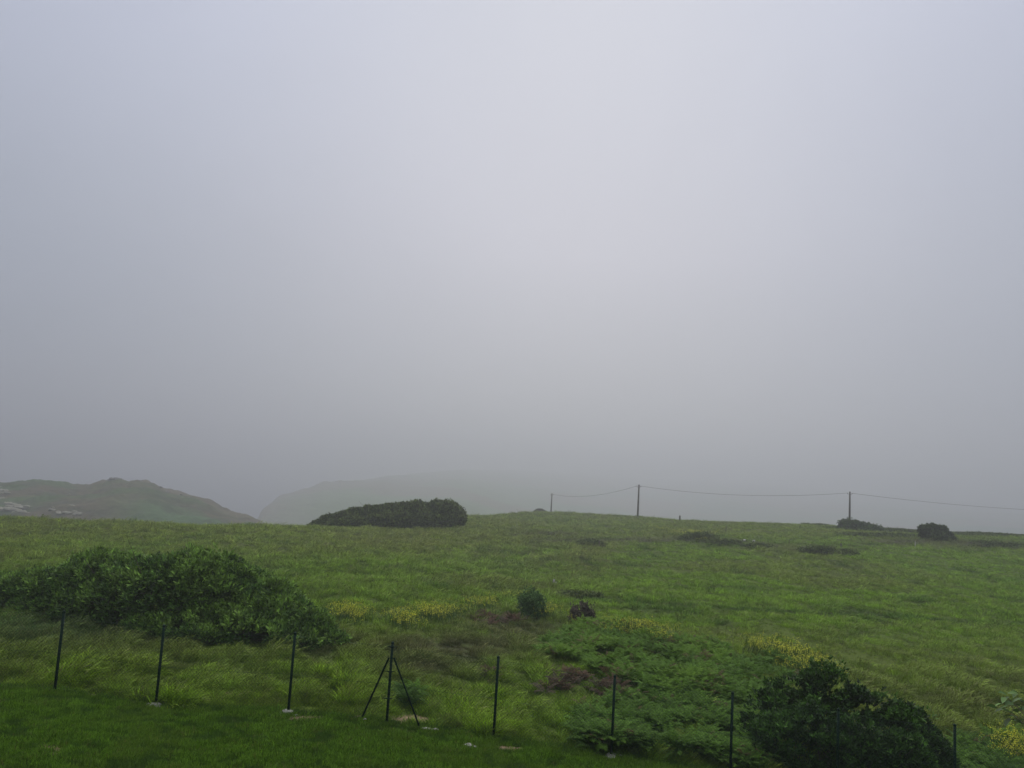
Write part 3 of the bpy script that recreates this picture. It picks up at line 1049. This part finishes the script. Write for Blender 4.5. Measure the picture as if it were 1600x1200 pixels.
# ------------------------------------------------------------------ shrubs
def foliage(L, ncl, nleaf, llen, lwid, colors, seed=0, spread=None, up=.6, inner=.25, bumps=.18, bscale=1.2, droop=.0, floor=True, clump=.0, sprig=.05, cvar=.4, yng=.35):
    """leaf clusters over the outside of a group of lobes; returns verts, tris, colours"""
    r = np.random.default_rng(seed)
    area = (L[:, 3] * L[:, 5] + L[:, 3] * L[:, 4]); pr = area / area.sum()
    P = np.zeros((0, 3)); Nn = np.zeros((0, 3)); Q = np.zeros(0)
    while len(P) < ncl:
        m = ncl
        li = r.choice(len(L), m, p=pr)
        d = r.normal(size=(m, 3)); d /= np.linalg.norm(d, axis=1)[:, None]
        d[:, 2] = np.where(d[:, 2] < -.35, -d[:, 2], d[:, 2])
        depth = np.where(r.uniform(size=m) < inner, r.uniform(.55, .92, m), 1.0)
        lo = L[li]
        # bumpy surface so that clumps stand out
        q = d * np.stack([lo[:, 3], lo[:, 4], lo[:, 5]], 1)
        c = q + lo[:, :3]
        bn = fbm(c[:, 0] * bscale + c[:, 2] * 1.3 * bscale, c[:, 1] * bscale + c[:, 2] * .7 * bscale, seed + 5, 3) - .5
        k = depth * (1 + bumps * 2 * bn) * (1 + np.abs(r.normal(0, sprig, m)) * (depth == 1))
        c = q * k[:, None] + lo[:, :3]
        nrm = d / np.stack([lo[:, 3], lo[:, 4], lo[:, 5]], 1)
        nrm /= np.linalg.norm(nrm, axis=1)[:, None]
        ok = np.ones(m, bool)
        for j, l in enumerate(L):
            ins = (((c - l[:3]) / l[3:6]) ** 2).sum(1) < .74
            ok &= ~(ins & (li != j)) | (depth < 1) & (r.uniform(size=m) < .3)
        if floor:
            ok &= c[:, 2] > gz(c[:, 0], c[:, 1], False) - .05
        if clump > 0:
            gap = fbm(c[:, 0] * 2.3 * bscale + c[:, 2] * bscale, c[:, 2] * 2.6 * bscale + c[:, 1] * bscale, seed + 9, 2)
            ok &= gap > clump * r.uniform(.6, 1.1, m)
        P = np.concatenate([P, c[ok]]); Nn = np.concatenate([Nn, nrm[ok]]); Q = np.concatenate([Q, (depth * (1 + 2 * bn))[ok]])
    P, Nn, Q = P[:ncl], Nn[:ncl], Q[:ncl]
    n = ncl * nleaf
    Pc = np.repeat(P, nleaf, 0); Nc = np.repeat(Nn, nleaf, 0); Qc = np.repeat(Q, nleaf)
    sp = spread if spread else llen * .5
    axis = Nc + np.array([0, 0, up]) + r.normal(0, .1, (n, 3))
    axis /= np.linalg.norm(axis, axis=1)[:, None]
    rd = r.normal(size=(n, 3)); rd /= np.linalg.norm(rd, axis=1)[:, None]
    d = axis + rd * .95
    d[:, 2] -= droop
    d /= np.linalg.norm(d, axis=1)[:, None]
    b0 = Pc + r.normal(0, sp * .5, (n, 3))
    ll = llen * r.uniform(.7, 1.25, n)[:, None]; lw = lwid * r.uniform(.8, 1.2, n)[:, None]
    sidev = np.cross(d, axis + r.normal(0, .4, (n, 3))); sidev /= (np.linalg.norm(sidev, axis=1)[:, None] + 1e-6)
    nr_ = np.cross(sidev, d)
    tip = b0 + d * ll
    mid = b0 + d * ll * .45
    Lf = mid + sidev * lw * .5 + nr_ * lw * .18
    Rt = mid - sidev * lw * .5 + nr_ * lw * .18
    V = np.stack([b0, Lf, tip, Rt], 1).reshape(-1, 3)
    b = np.arange(n)[:, None] * 4
    T = np.concatenate([b + np.array([[0, 1, 2]]), b + np.array([[0, 2, 3]])], 0)
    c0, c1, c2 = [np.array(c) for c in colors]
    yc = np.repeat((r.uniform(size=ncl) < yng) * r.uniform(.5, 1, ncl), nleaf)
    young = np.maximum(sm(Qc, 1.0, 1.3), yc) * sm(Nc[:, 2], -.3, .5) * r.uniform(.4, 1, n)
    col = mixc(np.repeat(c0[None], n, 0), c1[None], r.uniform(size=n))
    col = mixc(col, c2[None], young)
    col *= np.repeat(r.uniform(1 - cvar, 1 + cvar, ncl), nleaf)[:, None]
    col = np.repeat(col, 4, 0)
    return V, T, col


def branches(mb, base, L, n, r0, seed=0, reach=.75):
    r = np.random.default_rng(seed)
    for k in range(n):
        l = L[k % len(L)]
        e = l[:3] + r.normal(0, .35, 3) * l[3:6] * reach
        gx = base[0] + (l[0] - base[0]) * .6 + r.normal(0, l[3] * .25)
        gy = base[1] + (l[1] - base[1]) * .6 + r.normal(0, l[4] * .25)
        s = np.array([gx, gy, gz1(gx, gy) - .05])
        m = (s + e) / 2 + r.normal(0, .08, 3) * l[3]
        mb.tube([s, m, e], [r0, r0 * .7, r0 * .35], 5)
        for j in range(3):
            e2 = e + r.normal(0, .5, 3) * l[3:6]
            mb.tube([m, (m + e2) / 2 + r.normal(0, .05, 3), e2], [r0 * .45, r0 * .3, r0 * .15], 4, cap=False)


def shrub(name, L, label, cat, ncl, nleaf, llen, lwid, colors, seed, nb=20, r0=.03, group=None, **kw):
    base = L[:, :3].mean(0)
    base[2] = gz1(base[0], base[1])
    root = thing(name, base, label, cat, group)
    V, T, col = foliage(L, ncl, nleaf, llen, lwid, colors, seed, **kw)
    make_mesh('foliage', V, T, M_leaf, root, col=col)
    mb = MB()
    branches(mb, base, L, nb, r0, seed)
    mb.build('stem', M_bark, root)
    return root


DK = ((.044, .095, .018), (.088, .170, .028), (.165, .275, .042))
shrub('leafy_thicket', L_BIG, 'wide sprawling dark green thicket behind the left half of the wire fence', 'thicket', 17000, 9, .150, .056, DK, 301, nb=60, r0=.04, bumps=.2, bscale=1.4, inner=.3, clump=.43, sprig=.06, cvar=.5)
shrub('dark_bush', L_NEAR, 'big almost black green bush right behind the fence at the bottom right', 'bush', 6500, 9, .095, .040, ((.013, .034, .007), (.024, .060, .010), (.060, .140, .016)), 302, nb=50, r0=.02, bumps=.36, bscale=2.0, inner=.35, clump=.5, sprig=.10)

# long clipped-looking hedge thicket on the far edge of the field
hs = [(492, 92, 821, 1.0), (505, 92, 814, 1.3), (522, 92.5, 806, 1.6), (545, 93, 801, 1.9), (565, 93, 797, 2.0), (590, 93.5, 794, 2.1), (615, 94, 792, 2.2), (640, 94, 789, 2.2), (662, 94, 788, 2.3), (685, 94, 787.5, 2.3), (703, 93.5, 788, 2.0), (714, 93, 796, 1.5), (560, 91, 810, 1.8), (600, 91, 806, 1.8), (640, 91.5, 803, 1.8), (680, 91.5, 803, 1.8), (706, 91.5, 806, 1.4), (530, 91, 814, 1.2)]
L_H = []
for px_, Y_, pt, r_ in hs:
    px_ = 492 + (px_ - 492) * .945 + 3
    g = on_ground(px_, Y_); top = at(px_, pt, Y_); base = at(px_, 826 - (560 - px_) * .02 if px_ < 560 else 826, Y_)
    zb = min(g[2], base[2]) - .2
    h = top[2] - zb
    L_H.append((top[0], Y_, zb + h * .45, r_, r_ * 1.1, h * .55))
L_H = np.array(L_H)
shrub('windswept_hedge', L_H, 'long low rounded grey green hedge standing alone on the far edge of the field', 'hedge', 22000, 5, .26, .13, ((.034, .055, .014), (.062, .092, .022), (.115, .150, .036)), 303, nb=40, r0=.06, bumps=.24, bscale=1.0, inner=.15, sprig=.07, clump=.33, cvar=.6)


def small(name, px_, pyb, pyt_, wpx, label, cat, ncl, nleaf, lf, colors, seed, nlobe=5, Y=None, group=None, **kw):
    g = hit(px_, pyb) if Y is None else on_ground(px_, Y)
    Y_ = g[1]
    top = at(px_, pyt_, Y_)
    h = max(top[2] - g[2], .2)
    W = wpx / F * Y_ * .5
    r = np.random.default_rng(seed)
    L = [(g[0], Y_, g[2] + h * .45, W * .72, W * .72, h * .55)]
    for k in range(nlobe):
        a = k * 6.283 / nlobe + r.normal(0, .3)
        hh_ = h * r.uniform(.55, .9)
        L.append((g[0] + math.cos(a) * W * .55, Y_ + math.sin(a) * W * .45, g[2] + hh_ * .45, W * .45, W * .45, hh_ * .55))
    L = np.array(L)
    return shrub(name, L, label, cat, ncl, nleaf, lf, lf * .45, colors, seed, nb=12, r0=.012 * max(1, W), group=group, **kw)


small('green_shrub', 831, 966, 933, 34, 'small bushy deep green shrub beside the brown heath in the middle of the meadow', 'shrub', 1500, 8, .075, ((.040, .095, .030), (.070, .15, .045), (.11, .20, .055)), 311, up=1.0, bumps=.6, bscale=1.8, sprig=.35, clump=.46)
small('brown_shrub', 909, 977, 947, 36, 'small dark brown twiggy shrub with pale tips among the bracken edge', 'shrub', 1100, 7, .06, ((.035, .030, .020), (.07, .055, .038), (.17, .14, .11)), 312, bumps=.5, bscale=2.2, sprig=.3, clump=.45)
small('mound_bush', 843, 808, 796, 21, 'small dome shaped brown bush on the skyline left of the leftmost pole', 'bush', 1300, 5, .22, ((.035, .038, .024), (.055, .055, .035), (.07, .07, .04)), 313, Y=192, nlobe=4, bumps=.08)

# clumpy bush on the right skyline
rs_ = []
for px_, pt, r_ in [(1445, 823, 1.0), (1458, 821, 1.1), (1471, 824, 1.0), (1440, 832, .8), (1477, 833, .9), (1484, 840, .8), (1455, 834, 1.2), (1468, 838, 1.2), (1448, 842, 1.0), (1438, 843, .6), (1463, 846, 1.2), (1451, 828, 1.0), (1464, 829, 1.1), (1476, 842, 1.2), (1456, 850, 1.3), (1470, 850, 1.2), (1444, 850, 1.0)]:
    Y_ = 92 + (rng.uniform() - .5)
    top = at(px_, pt, Y_)
    r_ *= .56
    rs_.append((top[0], Y_ - .6 * (pt > 828), top[2] - r_ * .8, r_, r_, r_ * .85))
root_L = np.array(rs_)
shrub('clumpy_bush', root_L, 'clumpy round dark green bush standing alone near the right edge of the field', 'bush', 5500, 6, .20, .10, ((.028, .046, .016), (.050, .078, .024), (.085, .12, .034)), 314, nb=30, r0=.05, bumps=.2, bscale=1.3, sprig=.16, cvar=.5, clump=.3, floor=False)


def bank(name, spec, label, ncl, lf, colors, seed, Y=None, cat='thicket', group=None):
    L = []
    for px_, pyb, pt, r_ in spec:
        g = hit(px_, pyb) if Y is None else on_ground(px_, Y)
        top = at(px_, pt, g[1])
        h = max(top[2] - g[2], .25)
        L.append((g[0], g[1], g[2] + h * .4, r_, r_ * .8, h * .6))
    return shrub(name, np.array(L), label, cat, ncl, 5, lf, lf * .5, colors, seed, nb=10, r0=.03, bumps=.4, bscale=1.2, sprig=.25, clump=.42, group=group)


BR = ((.045, .070, .020), (.080, .110, .030), (.12, .16, .040))
BRG = ((.030, .045, .018), (.052, .085, .028), (.085, .13, .038))
bank('bramble_bank', [(1330, 0, 815, 1.3), (1338, 0, 817, 1.8), (1350, 0, 822, 2.2), (1362, 0, 826, 2.4), (1376, 0, 829, 2.2), (1390, 0, 832, 2.0), (1340, 0, 828, 2.6), (1356, 0, 833, 2.6)], 'leafy bramble bank sloping down to the right from the foot of the rightmost pole', 4200, .22, BRG, 321, Y=112)
bank('bramble_bank', [(1398, 0, 829.5, 2.0), (1412, 0, 829, 2.2), (1425, 0, 830.5, 2.0), (1436, 0, 831, 1.8)], 'low dark bramble bank on the skyline just left of the clumpy bush', 1700, .24, BR, 322, Y=112)
bank('bramble_bank', [(1340, 0, 841, 1.6), (1358, 0, 841, 1.8), (1380, 0, 842, 1.8), (1402, 0, 844, 1.8), (1425, 0, 845, 1.6)], 'low dark bramble strip across the field in front of the sloping bramble bank', 1800, .2, BR, 323, Y=95)
bank('bramble_bank', [(1492, 0, 834, 1.8), (1510, 0, 835, 2.0), (1530, 0, 837, 2.0), (1550, 0, 838.5, 2.0), (1575, 0, 839.5, 2.0), (1600, 0, 840, 2.0), (1625, 0, 841, 2.0)], 'long low scrub strip on the skyline right of the clumpy bush', 3000, .24, BR, 324, Y=112)
PB = [
    ([(1264, 866, 858, .8), (1280, 866, 856, .9), (1296, 867, 857, .9), (1312, 867, 859, .8), (1325, 868, 861, .7)], 'dark ragged bramble patch alone in the right hand field under the rightmost pole', 900),
    ([(1072, 846, 839, .7), (1086, 845, 836, .9), (1098, 845, 834, .9), (1110, 845, 837, .7)], 'grey dark bramble patch beside the yellow flowers below the short post', 800),
    ([(1120, 851, 845, .7), (1136, 852, 845, .7), (1148, 852, 846, .6)], 'small grey bramble patch left of the two white stones', 500),
    ([(1172, 857, 852, .6), (1188, 857, 851, .7), (1200, 858, 853, .6)], 'small dark bramble patch just below the two white stones', 450),
    ([(910, 853, 847, .7), (924, 853, 845, .8), (936, 854, 848, .6)], 'small dark bramble patch around the short dark post in mid field', 500),
    ([(888, 937, 931, .5), (905, 938, 931, .55), (922, 938, 932, .5)], 'flat dark bramble patch above the brown shrub at the end of the wheel track', 500),
    ([(1268, 825, 820, 1.2), (1284, 825, 820, 1.2)], 'tiny dark scrub hump on the skyline left of the rightmost pole', 400),
    ([(1535, 857, 847, .8), (1560, 857, 848, .9), (1590, 858, 850, .9)], 'brownish scrub patch at the right edge below the skyline', 600),
]
for i, (sp, lab, n_) in enumerate(PB):
    bank('bramble_patch', sp, lab, n_, .15, BR, 330 + i, cat='bramble', group='bramble patches in the field', Y=None if sp[0][1] != 825 else 128)

# large-leaved plant reaching in at the right edge
g = on_ground(1650, 17.2)
root = thing('broad_leaved_plant', g, 'plant with big pale green leaves reaching in at the right edge of the picture', 'plant')
r = np.random.default_rng(77)
mb = MB(); lv = []; lt = []; lcl = []
tips = [(1566, 1104), (1572, 1088), (1590, 1089), (1588, 1102), (1600, 1096), (1580, 1112), (1592, 1118), (1605, 1108), (1610, 1090), (1598, 1124), (1620, 1100), (1576, 1100), (1630, 1085), (1635, 1110), (1615, 1120)]
for k, (a_, b_) in enumerate(tips):
    e = at(a_, b_, 17.2 + r.normal(0, .2))
    mb.tube([g, g + (e - g) * .5 + np.array([.15, 0, .28]), e], [.016, .011, .005], 5)
    for j in range(3):
        c = e + r.normal(0, .05, 3)
        d = np.array([-1, r.normal(0, .8), r.normal(.05, .35)]) if j else (e - g) * np.array([1, 1, .2]) + r.normal(0, .1, 3)
        d = d / np.linalg.norm(d); s_ = np.cross(d, [0, 0, 1.]) ; s_ /= np.linalg.norm(s_)
        s_ = s_ * math.cos(.5 * r.normal()) + np.array([0, 0, .4 * r.normal()])
        ln = r.uniform(.16, .28); wd_ = ln * .3
        up_ = np.array([0, 0, 1.])
        i0 = len(lv)
        lv += [c, c + d * ln * .3 + s_ * wd_ * .8 + up_ * .02, c + d * ln * .65 + s_ * wd_ * .7 + up_ * .015, c + d * ln - up_ * .03, c + d * ln * .65 - s_ * wd_ * .7 + up_ * .015, c + d * ln * .3 - s_ * wd_ * .8 + up_ * .02, c + d * ln * .5]
        lt += [(i0 + 6, i0, i0 + 1), (i0 + 6, i0 + 1, i0 + 2), (i0 + 6, i0 + 2, i0 + 3), (i0 + 6, i0 + 3, i0 + 4), (i0 + 6, i0 + 4, i0 + 5), (i0 + 6, i0 + 5, i0)]
        cc = np.array([.09, .17, .04]) * r.uniform(.5, 1.3) if r.uniform() > .06 else np.array([.30, .24, .03])
        lcl += [cc] * 7
mb.build('stem', M_bark, root)
make_mesh('foliage', np.array(lv), np.array(lt), M_leaf, root, col=np.array(lcl))

# ------------------------------------------------------------------ wire fence
fx0 = FP[3].copy()
fence = thing('wire_fence', (FP[5][0], FY, FP[5][2]), 'dark green chain link fence on thin steel posts between lawn and meadow', 'fence')
PH = 1.5
post_pos = []
for i, p_ in enumerate(FP):
    z_ = gz1(p_[0], FY)
    tops = PH
    post_pos.append(np.array([p_[0], FY, p_[2]]))
    mb = MB()
    b0 = np.array([p_[0], FY, min(z_, p_[2]) - .15]); t0 = np.array([p_[0], FY, p_[2] + tops])
    mb.tube([b0, t0], .026, 12)
    post = mb.build('post', M_post, fence, smooth=False)
    mb = MB()
    mb.tube([t0 - [0, 0, .01], t0 + [0, 0, .012], t0 + [0, 0, .03]], [.029, .029, .012], 12)
    cp = mb.build('cap', M_post, fence)
    mb = MB()
    r = np.random.default_rng(500 + i)
    if i in (3, 4, 7):
        mb.rock(np.array([p_[0] - .02, FY - .03, max(z_, p_[2]) + .03]), (.16, .13, .05), 600 + i, 3)
        for k in range(3):
            mb.rock(np.array([p_[0] + r.normal(0, .12), FY - .08 + r.normal(0, .05), max(z_, p_[2]) + .01]), (.06, .05, .035), 620 + i * 5 + k, 2)
        mb.build('footing', M_concrete, fence)
post_pos = np.array(post_pos)


def fpt(x, v):
    """point on the fence plane, height v above its foot"""
    zb = np.interp(x, post_pos[:, 0], post_pos[:, 2])
    return np.stack([x, np.full(np.shape(x), FY - .03), zb + v], -1)


# mesh of crossing strands
V = []; Q = []; nV = 0
X0, X1 = post_pos[0, 0], post_pos[-1, 0]
HT = PH - .06
hs_ = np.linspace(.03, HT, 7)
tri = np.array([[1, 0, 0], [-.5, .87, 0], [-.5, -.87, 0]]) * .0024
for sg in (-1, 1):
    for s0 in np.arange(X0 - HT, X1 + HT, .068):
        xs = s0 + sg * hs_ if sg > 0 else s0 + HT - hs_
        okm = (xs > X0) & (xs < X1)
        if okm.sum() < 2:
            continue
        pts = fpt(xs[okm], hs_[okm]); pts[:, 1] += .002 * sg
        m_ = len(pts)
        V.append((pts[:, None] + tri[None]).reshape(-1, 3))
        for k in range(m_ - 1):
            for j in range(3):
                j2 = (j + 1) % 3
                Q.append((nV + k * 3 + j, nV + k * 3 + j2, nV + k * 3 + 3 + j2, nV + k * 3 + 3 + j))
        nV += m_ * 3
make_mesh('wire_mesh', np.concatenate(V), np.array(Q), M_wire, fence)
for hgt_ in (.05, .75, PH - .04):
    mb = MB()
    pts = []
    for a_, b_ in zip(post_pos[:-1], post_pos[1:]):
        for t_ in (0, .25, .5, .75):
            x_ = a_[0] + (b_[0] - a_[0]) * t_
            q_ = fpt(np.array(x_), hgt_ - .02 * math.sin(math.pi * t_))
            q_ = q_ + np.array([0, -.006, 0])
            pts.append(q_)
    mb.tube(pts, .0022, 4)
    mb.build('tension_wire', M_wire, fence)
# braces of the straining post
ip = 5
ptop = post_pos[ip] + np.array([0, 0, 1.22])
for fx, fy in ((563, 1124), (660, 1144)):
    e = at(fx, fy, FY + (.02 if fx < 600 else -.06))
    sgn = np.sign(e[0] - ptop[0])
    s_ = ptop + np.array([sgn * .05, 0, 0])
    mb = MB()
    mb.tube([ptop + [0, 0, -.01], s_, e + np.array([0, 0, -.04])], [.014, .019, .019], 10)
    mb.build('brace', M_post, fence)
mb = MB()
e = at(666, 1143, FY - .1)
gz_ = gz1(e[0], e[1])
mb.rock((e[0] + .02, e[1], gz_ + .01), (.15, .11, .06), 701, 3)
mb.rock((e[0] + .17, e[1] + .03, gz_ + .01), (.07, .06, .04), 702, 2)
mb.rock((e[0] - .06, e[1] - .05, gz_ + .01), (.06, .05, .03), 703, 2)
mb.build('footing', M_concrete, fence)
mb = MB()
e = at(570, 1122, FY - .05)
mb.rock((e[0], e[1], gz1(e[0], e[1]) + .02), (.05, .045, .05), 704, 2)
mb.build('footing', M_concrete, fence)
for zt in (.48, .98):
    mb = MB()
    c = post_pos[ip] + np.array([0, -.035, zt])
    mb.tube([c - [.12, 0, 0], c - [.03, 0, .004], c + [.03, 0, -.004], c + [.09, 0, 0]], [.004, .012, .012, .004], 8)
    mb.build('tensioner', M_post, fence)
mb = MB()
c = post_pos[ip] + np.array([0, -.035, PH - .06])
mb.tube([c - [.09, 0, 0], c - [.03, 0, .006], c + [.03, 0, -.006], c + [.06, 0, 0]], [.004, .013, .013, .004], 8)
mb.build('tensioner', M_post, fence)

# flat stones on the lawn edge
for (a_, b_, sx_, lab, sd_) in [(732, 1167, .13, 'flat pale stone lying in the lawn right of the braced fence post', 711), (1010, 0, 0, '', 0)]:
    if not sx_:
        continue
    e = hit(a_, b_)
    mb = MB()
    mb.rock((e[0], e[1], e[2] + .015), (sx_, .09, .035), sd_, 3)
    mb.rock((e[0] + .12, e[1] - .03, e[2] + .01), (.05, .05, .02), sd_ + 3, 2)
    tag(mb.build('flat_stone', M_concrete), lab, 'stone')
e = hit(866, 914)
mb = MB()
mb.rock((e[0] - .04, e[1], e[2] + .20), (.08, .07, .12), 721, 3)
mb.rock((e[0] + .10, e[1] - .1, e[2] + .10), (.07, .06, .11), 722, 3)
tag(mb.build('pale_rock', M_concrete), 'pair of small pale upright rocks in the grass above the green shrub', 'rock')
for (a_, b_, lab, sd_) in [(1163, 848, 'left of the two small white stones far out in the right hand field', 731), (1178, 849, 'right of the two small white stones far out in the right hand field', 732)]:
    e = hit(a_, b_)
    mb = MB()
    mb.rock((e[0], e[1], e[2] + .2), (.15, .14, .12), sd_, 3)
    tag(mb.build('white_stone', M_white), lab, 'stone', 'white stones in the field')


# short posts in the field
def stake(px_, pyb, hpx, rpx, lab, mat, Y=None, lean=0.0, group='short posts in the field'):
    g = hit(px_, pyb) if Y is None else on_ground(px_, Y)
    h = hpx / F * g[1]; rr_ = rpx / F * g[1]
    mb = MB()
    g = g - np.array([0, 0, .2])
    t_ = g + np.array([lean * h, 0, h + .2])
    mb.tube([g, g + (t_ - g) * .5, t_ - [0, 0, rr_], t_ + [rr_ * .2, 0, 0]], [rr_ * 1.05, rr_, rr_, rr_ * .6], 9)
    tag(mb.build('short_post', mat), lab, 'post', group)


stake(1062, 815, 9, 1.3, 'short stout dark post on the skyline between the two right hand poles', M_wood, Y=128)
stake(936, 855, 10, 1.0, 'short dark post standing in the middle of the field', M_wood)
stake(1430, 856, 9, .7, 'thin pale stake just left of the clumpy bush', M_stake)
stake(1134, 832, 10, .5, 'thin dark stake behind the grey bramble patch', M_wood, lean=.05)
stake(1233, 852, 9, .5, 'thin dark stake left of the ragged bramble patch in the right hand field', M_wood)
stake(1314, 857, 8, .9, 'stubby dark stake behind the ragged bramble patch in the right hand field', M_wood)

# ------------------------------------------------------------------ poles and cables
POLES = [((861, 806), (862.5, 771), 200, 'leftmost and farthest of the three wooden poles on the skyline'),
         ((995, 809), (998.5, 757.5), 145, 'tallest looking middle one of the three wooden poles on the skyline'),
         ((1325.5, 822), (1328, 768.5), 132, 'rightmost of the three wooden poles, rising from the bramble bank')]
tops = []
for (b_, t_, Y_, lab) in POLES:
    g = on_ground(b_[0], Y_)
    top = at(t_[0], t_[1], Y_)
    root = thing('utility_pole', g, lab, 'pole', 'wooden utility poles along the ridge')
    mb = MB()
    foot = np.array([top[0], Y_, g[2] - .5])
    mb.tube([foot, foot + (top - foot) * .5, top], [.19, .165, .13], 12)
    mb.build('shaft', M_wood, root)
    for sgn in (-1, 1):
        mb = MB()
        c = top + np.array([sgn * .13, 0, -.45])
        mb.tube([c, c + [sgn * .18, 0, .0], c + [sgn * .22, 0, .16]], [.025, .025, .02], 6)
        mb.tube([c + [sgn * .22, 0, .10], c + [sgn * .22, 0, .16], c + [sgn * .22, 0, .26]], [.05, .08, .04], 8)
        mb.build('insulator', M_ceramic, root)
    mb = MB()
    mb.tube([top + [0, 0, -.02], top + [0, 0, .06]], [.14, .04], 10)
    mb.build('cap', M_wood, root)
    tops.append((top[0], Y_, top[2]))


def cable(a, b, sag, lab, m0=.36, m1=.36, rad=.022):
    a = np.array(a, float); b = np.array(b, float)
    s_ = 1 if b[0] > a[0] else -1
    a = a + [m0 * s_, 0, -.22]; b = b + [-m1 * s_, 0, -.22]
    pts = []
    for k in range(33):
        t_ = k / 32
        p_ = a + (b - a) * t_
        p_[2] -= sag * 4 * t_ * (1 - t_)
        pts.append(p_)
    mb = MB()
    mb.tube(pts, rad, 6)
    tag(mb.build('overhead_cable', M_cable), lab, 'cable', 'overhead cables slung between the poles')


cable(tops[0], tops[1], 1.15, 'cable sagging between the leftmost and the middle pole')
cable(tops[1], tops[2], 1.0, 'long cable between the middle and the rightmost pole')
e = at(1900, 797, 150)
cable(tops[2], e, 1.4, 'cable running from the rightmost pole out of the picture to the right')


# ------------------------------------------------------------------ rock outcrops on the left headland
def on_hill(px_, py_):
    P_, a_, b_ = LH
    i = int(np.argmin((a_ - px_) ** 2 + (b_ - py_) ** 2))
    return P_[i]


def outcrop(spec, lab, mat, seed):
    r = np.random.default_rng(seed)
    pts = [on_hill(px_, py_) for px_, py_, s_, n_ in spec]
    root = thing('rock_outcrop', np.mean(pts, 0), lab, 'rock', 'rock outcrops on the headland')
    for c, (px_, py_, s_, n_) in zip(pts, spec):
        s_ = s_ * OSC
        mb = MB()
        a_ = r.uniform(.6, 1.1)
        for k in range(n_):
            # stones of one ledge overlap into a single mass
            q_ = c + np.array([(k - (n_ - 1) / 2) * s_ * .8, r.normal(0, s_ * .2), r.normal(0, s_ * .12)])
            mb.rock(q_, np.array([s_, s_ * .8, s_ * .5]) * r.uniform(.7, 1.1), seed * 31 + k + int(px_) % 17, 3)
        mb.build('ledge', mat, root)


OSC = 1.35
outcrop([(-6, 762, 1.4, 3), (4, 766, 1.2, 3), (7, 771, 1.0, 3), (1, 775, 1.2, 3), (4, 780, 1.1, 3), (9, 784, 1.2, 3), (14, 788, 1.3, 3), (19, 791, 1.2, 3), (26, 793, 1.2, 4), (32, 796, 1.2, 4), (36, 801, 1.0, 3), (20, 797, 1.2, 4), (10, 796, 1.3, 4), (0, 797, 1.5, 4), (-12, 797, 1.6, 4), (28, 800, 1.0, 3)], 'pale stepped rock outcrop at the left edge at the foot of the headland', M_rock, 801)
outcrop([(64, 794, .9, 1), (83, 793, .8, 1), (82, 798, .8, 2), (92, 800, .8, 1), (102, 796, .9, 1), (104, 802, .9, 2), (114, 800, 1.0, 2), (120, 804, 1.0, 2), (75, 803, .9, 1), (108, 773, .7, 1), (94, 804, .9, 2), (112, 790, .7, 1)], 'scatter of grey rocks low on the headland slope', M_rock, 802)
outcrop([(181, 748, .9, 5), (177, 749, .8, 3), (185, 749, .8, 3), (172, 750, .6, 2)], 'small heap of rocks on the top of the headland', M_rockd, 803)
outcrop([(222, 754, .7, 2), (233, 757, .8, 2), (247, 761, .8, 2), (262, 768, .7, 2), (205, 755, .7, 2), (285, 774, .6, 2)], 'broken rocks along the right shoulder of the headland crest', M_rockd, 804)

# ------------------------------------------------------------------ fog
m, t, out = new_mat('fog_air')
pv = N(t, 'ShaderNodeVolumePrincipled')
pv.inputs['Color'].default_value = (.675, .695, .75, 1)
pv.inputs['Density'].default_value = .0017
pv.inputs['Anisotropy'].default_value = .6
t.links.new(pv.outputs[0], out.inputs['Volume'])
x0, x1, y0, y1, z0, z1 = -3600, 3600, -400, 4600, -70, 90
HV = [(x0, y0, z0), (x1, y0, z0), (x1, y1, z0), (x0, y1, z0), (x0, y0, z1), (x1, y0, z1), (x1, y1, z1), (x0, y1, z1)]
HF = np.array([(0, 3, 2, 1), (4, 5, 6, 7), (0, 1, 5, 4), (1, 2, 6, 5), (2, 3, 7, 6), (3, 0, 4, 7)])
hz = make_mesh('haze', HV, HF, m)
tag(hz, 'even sea fog filling the air over meadow, hills and sea', kind='stuff')
print('done building')
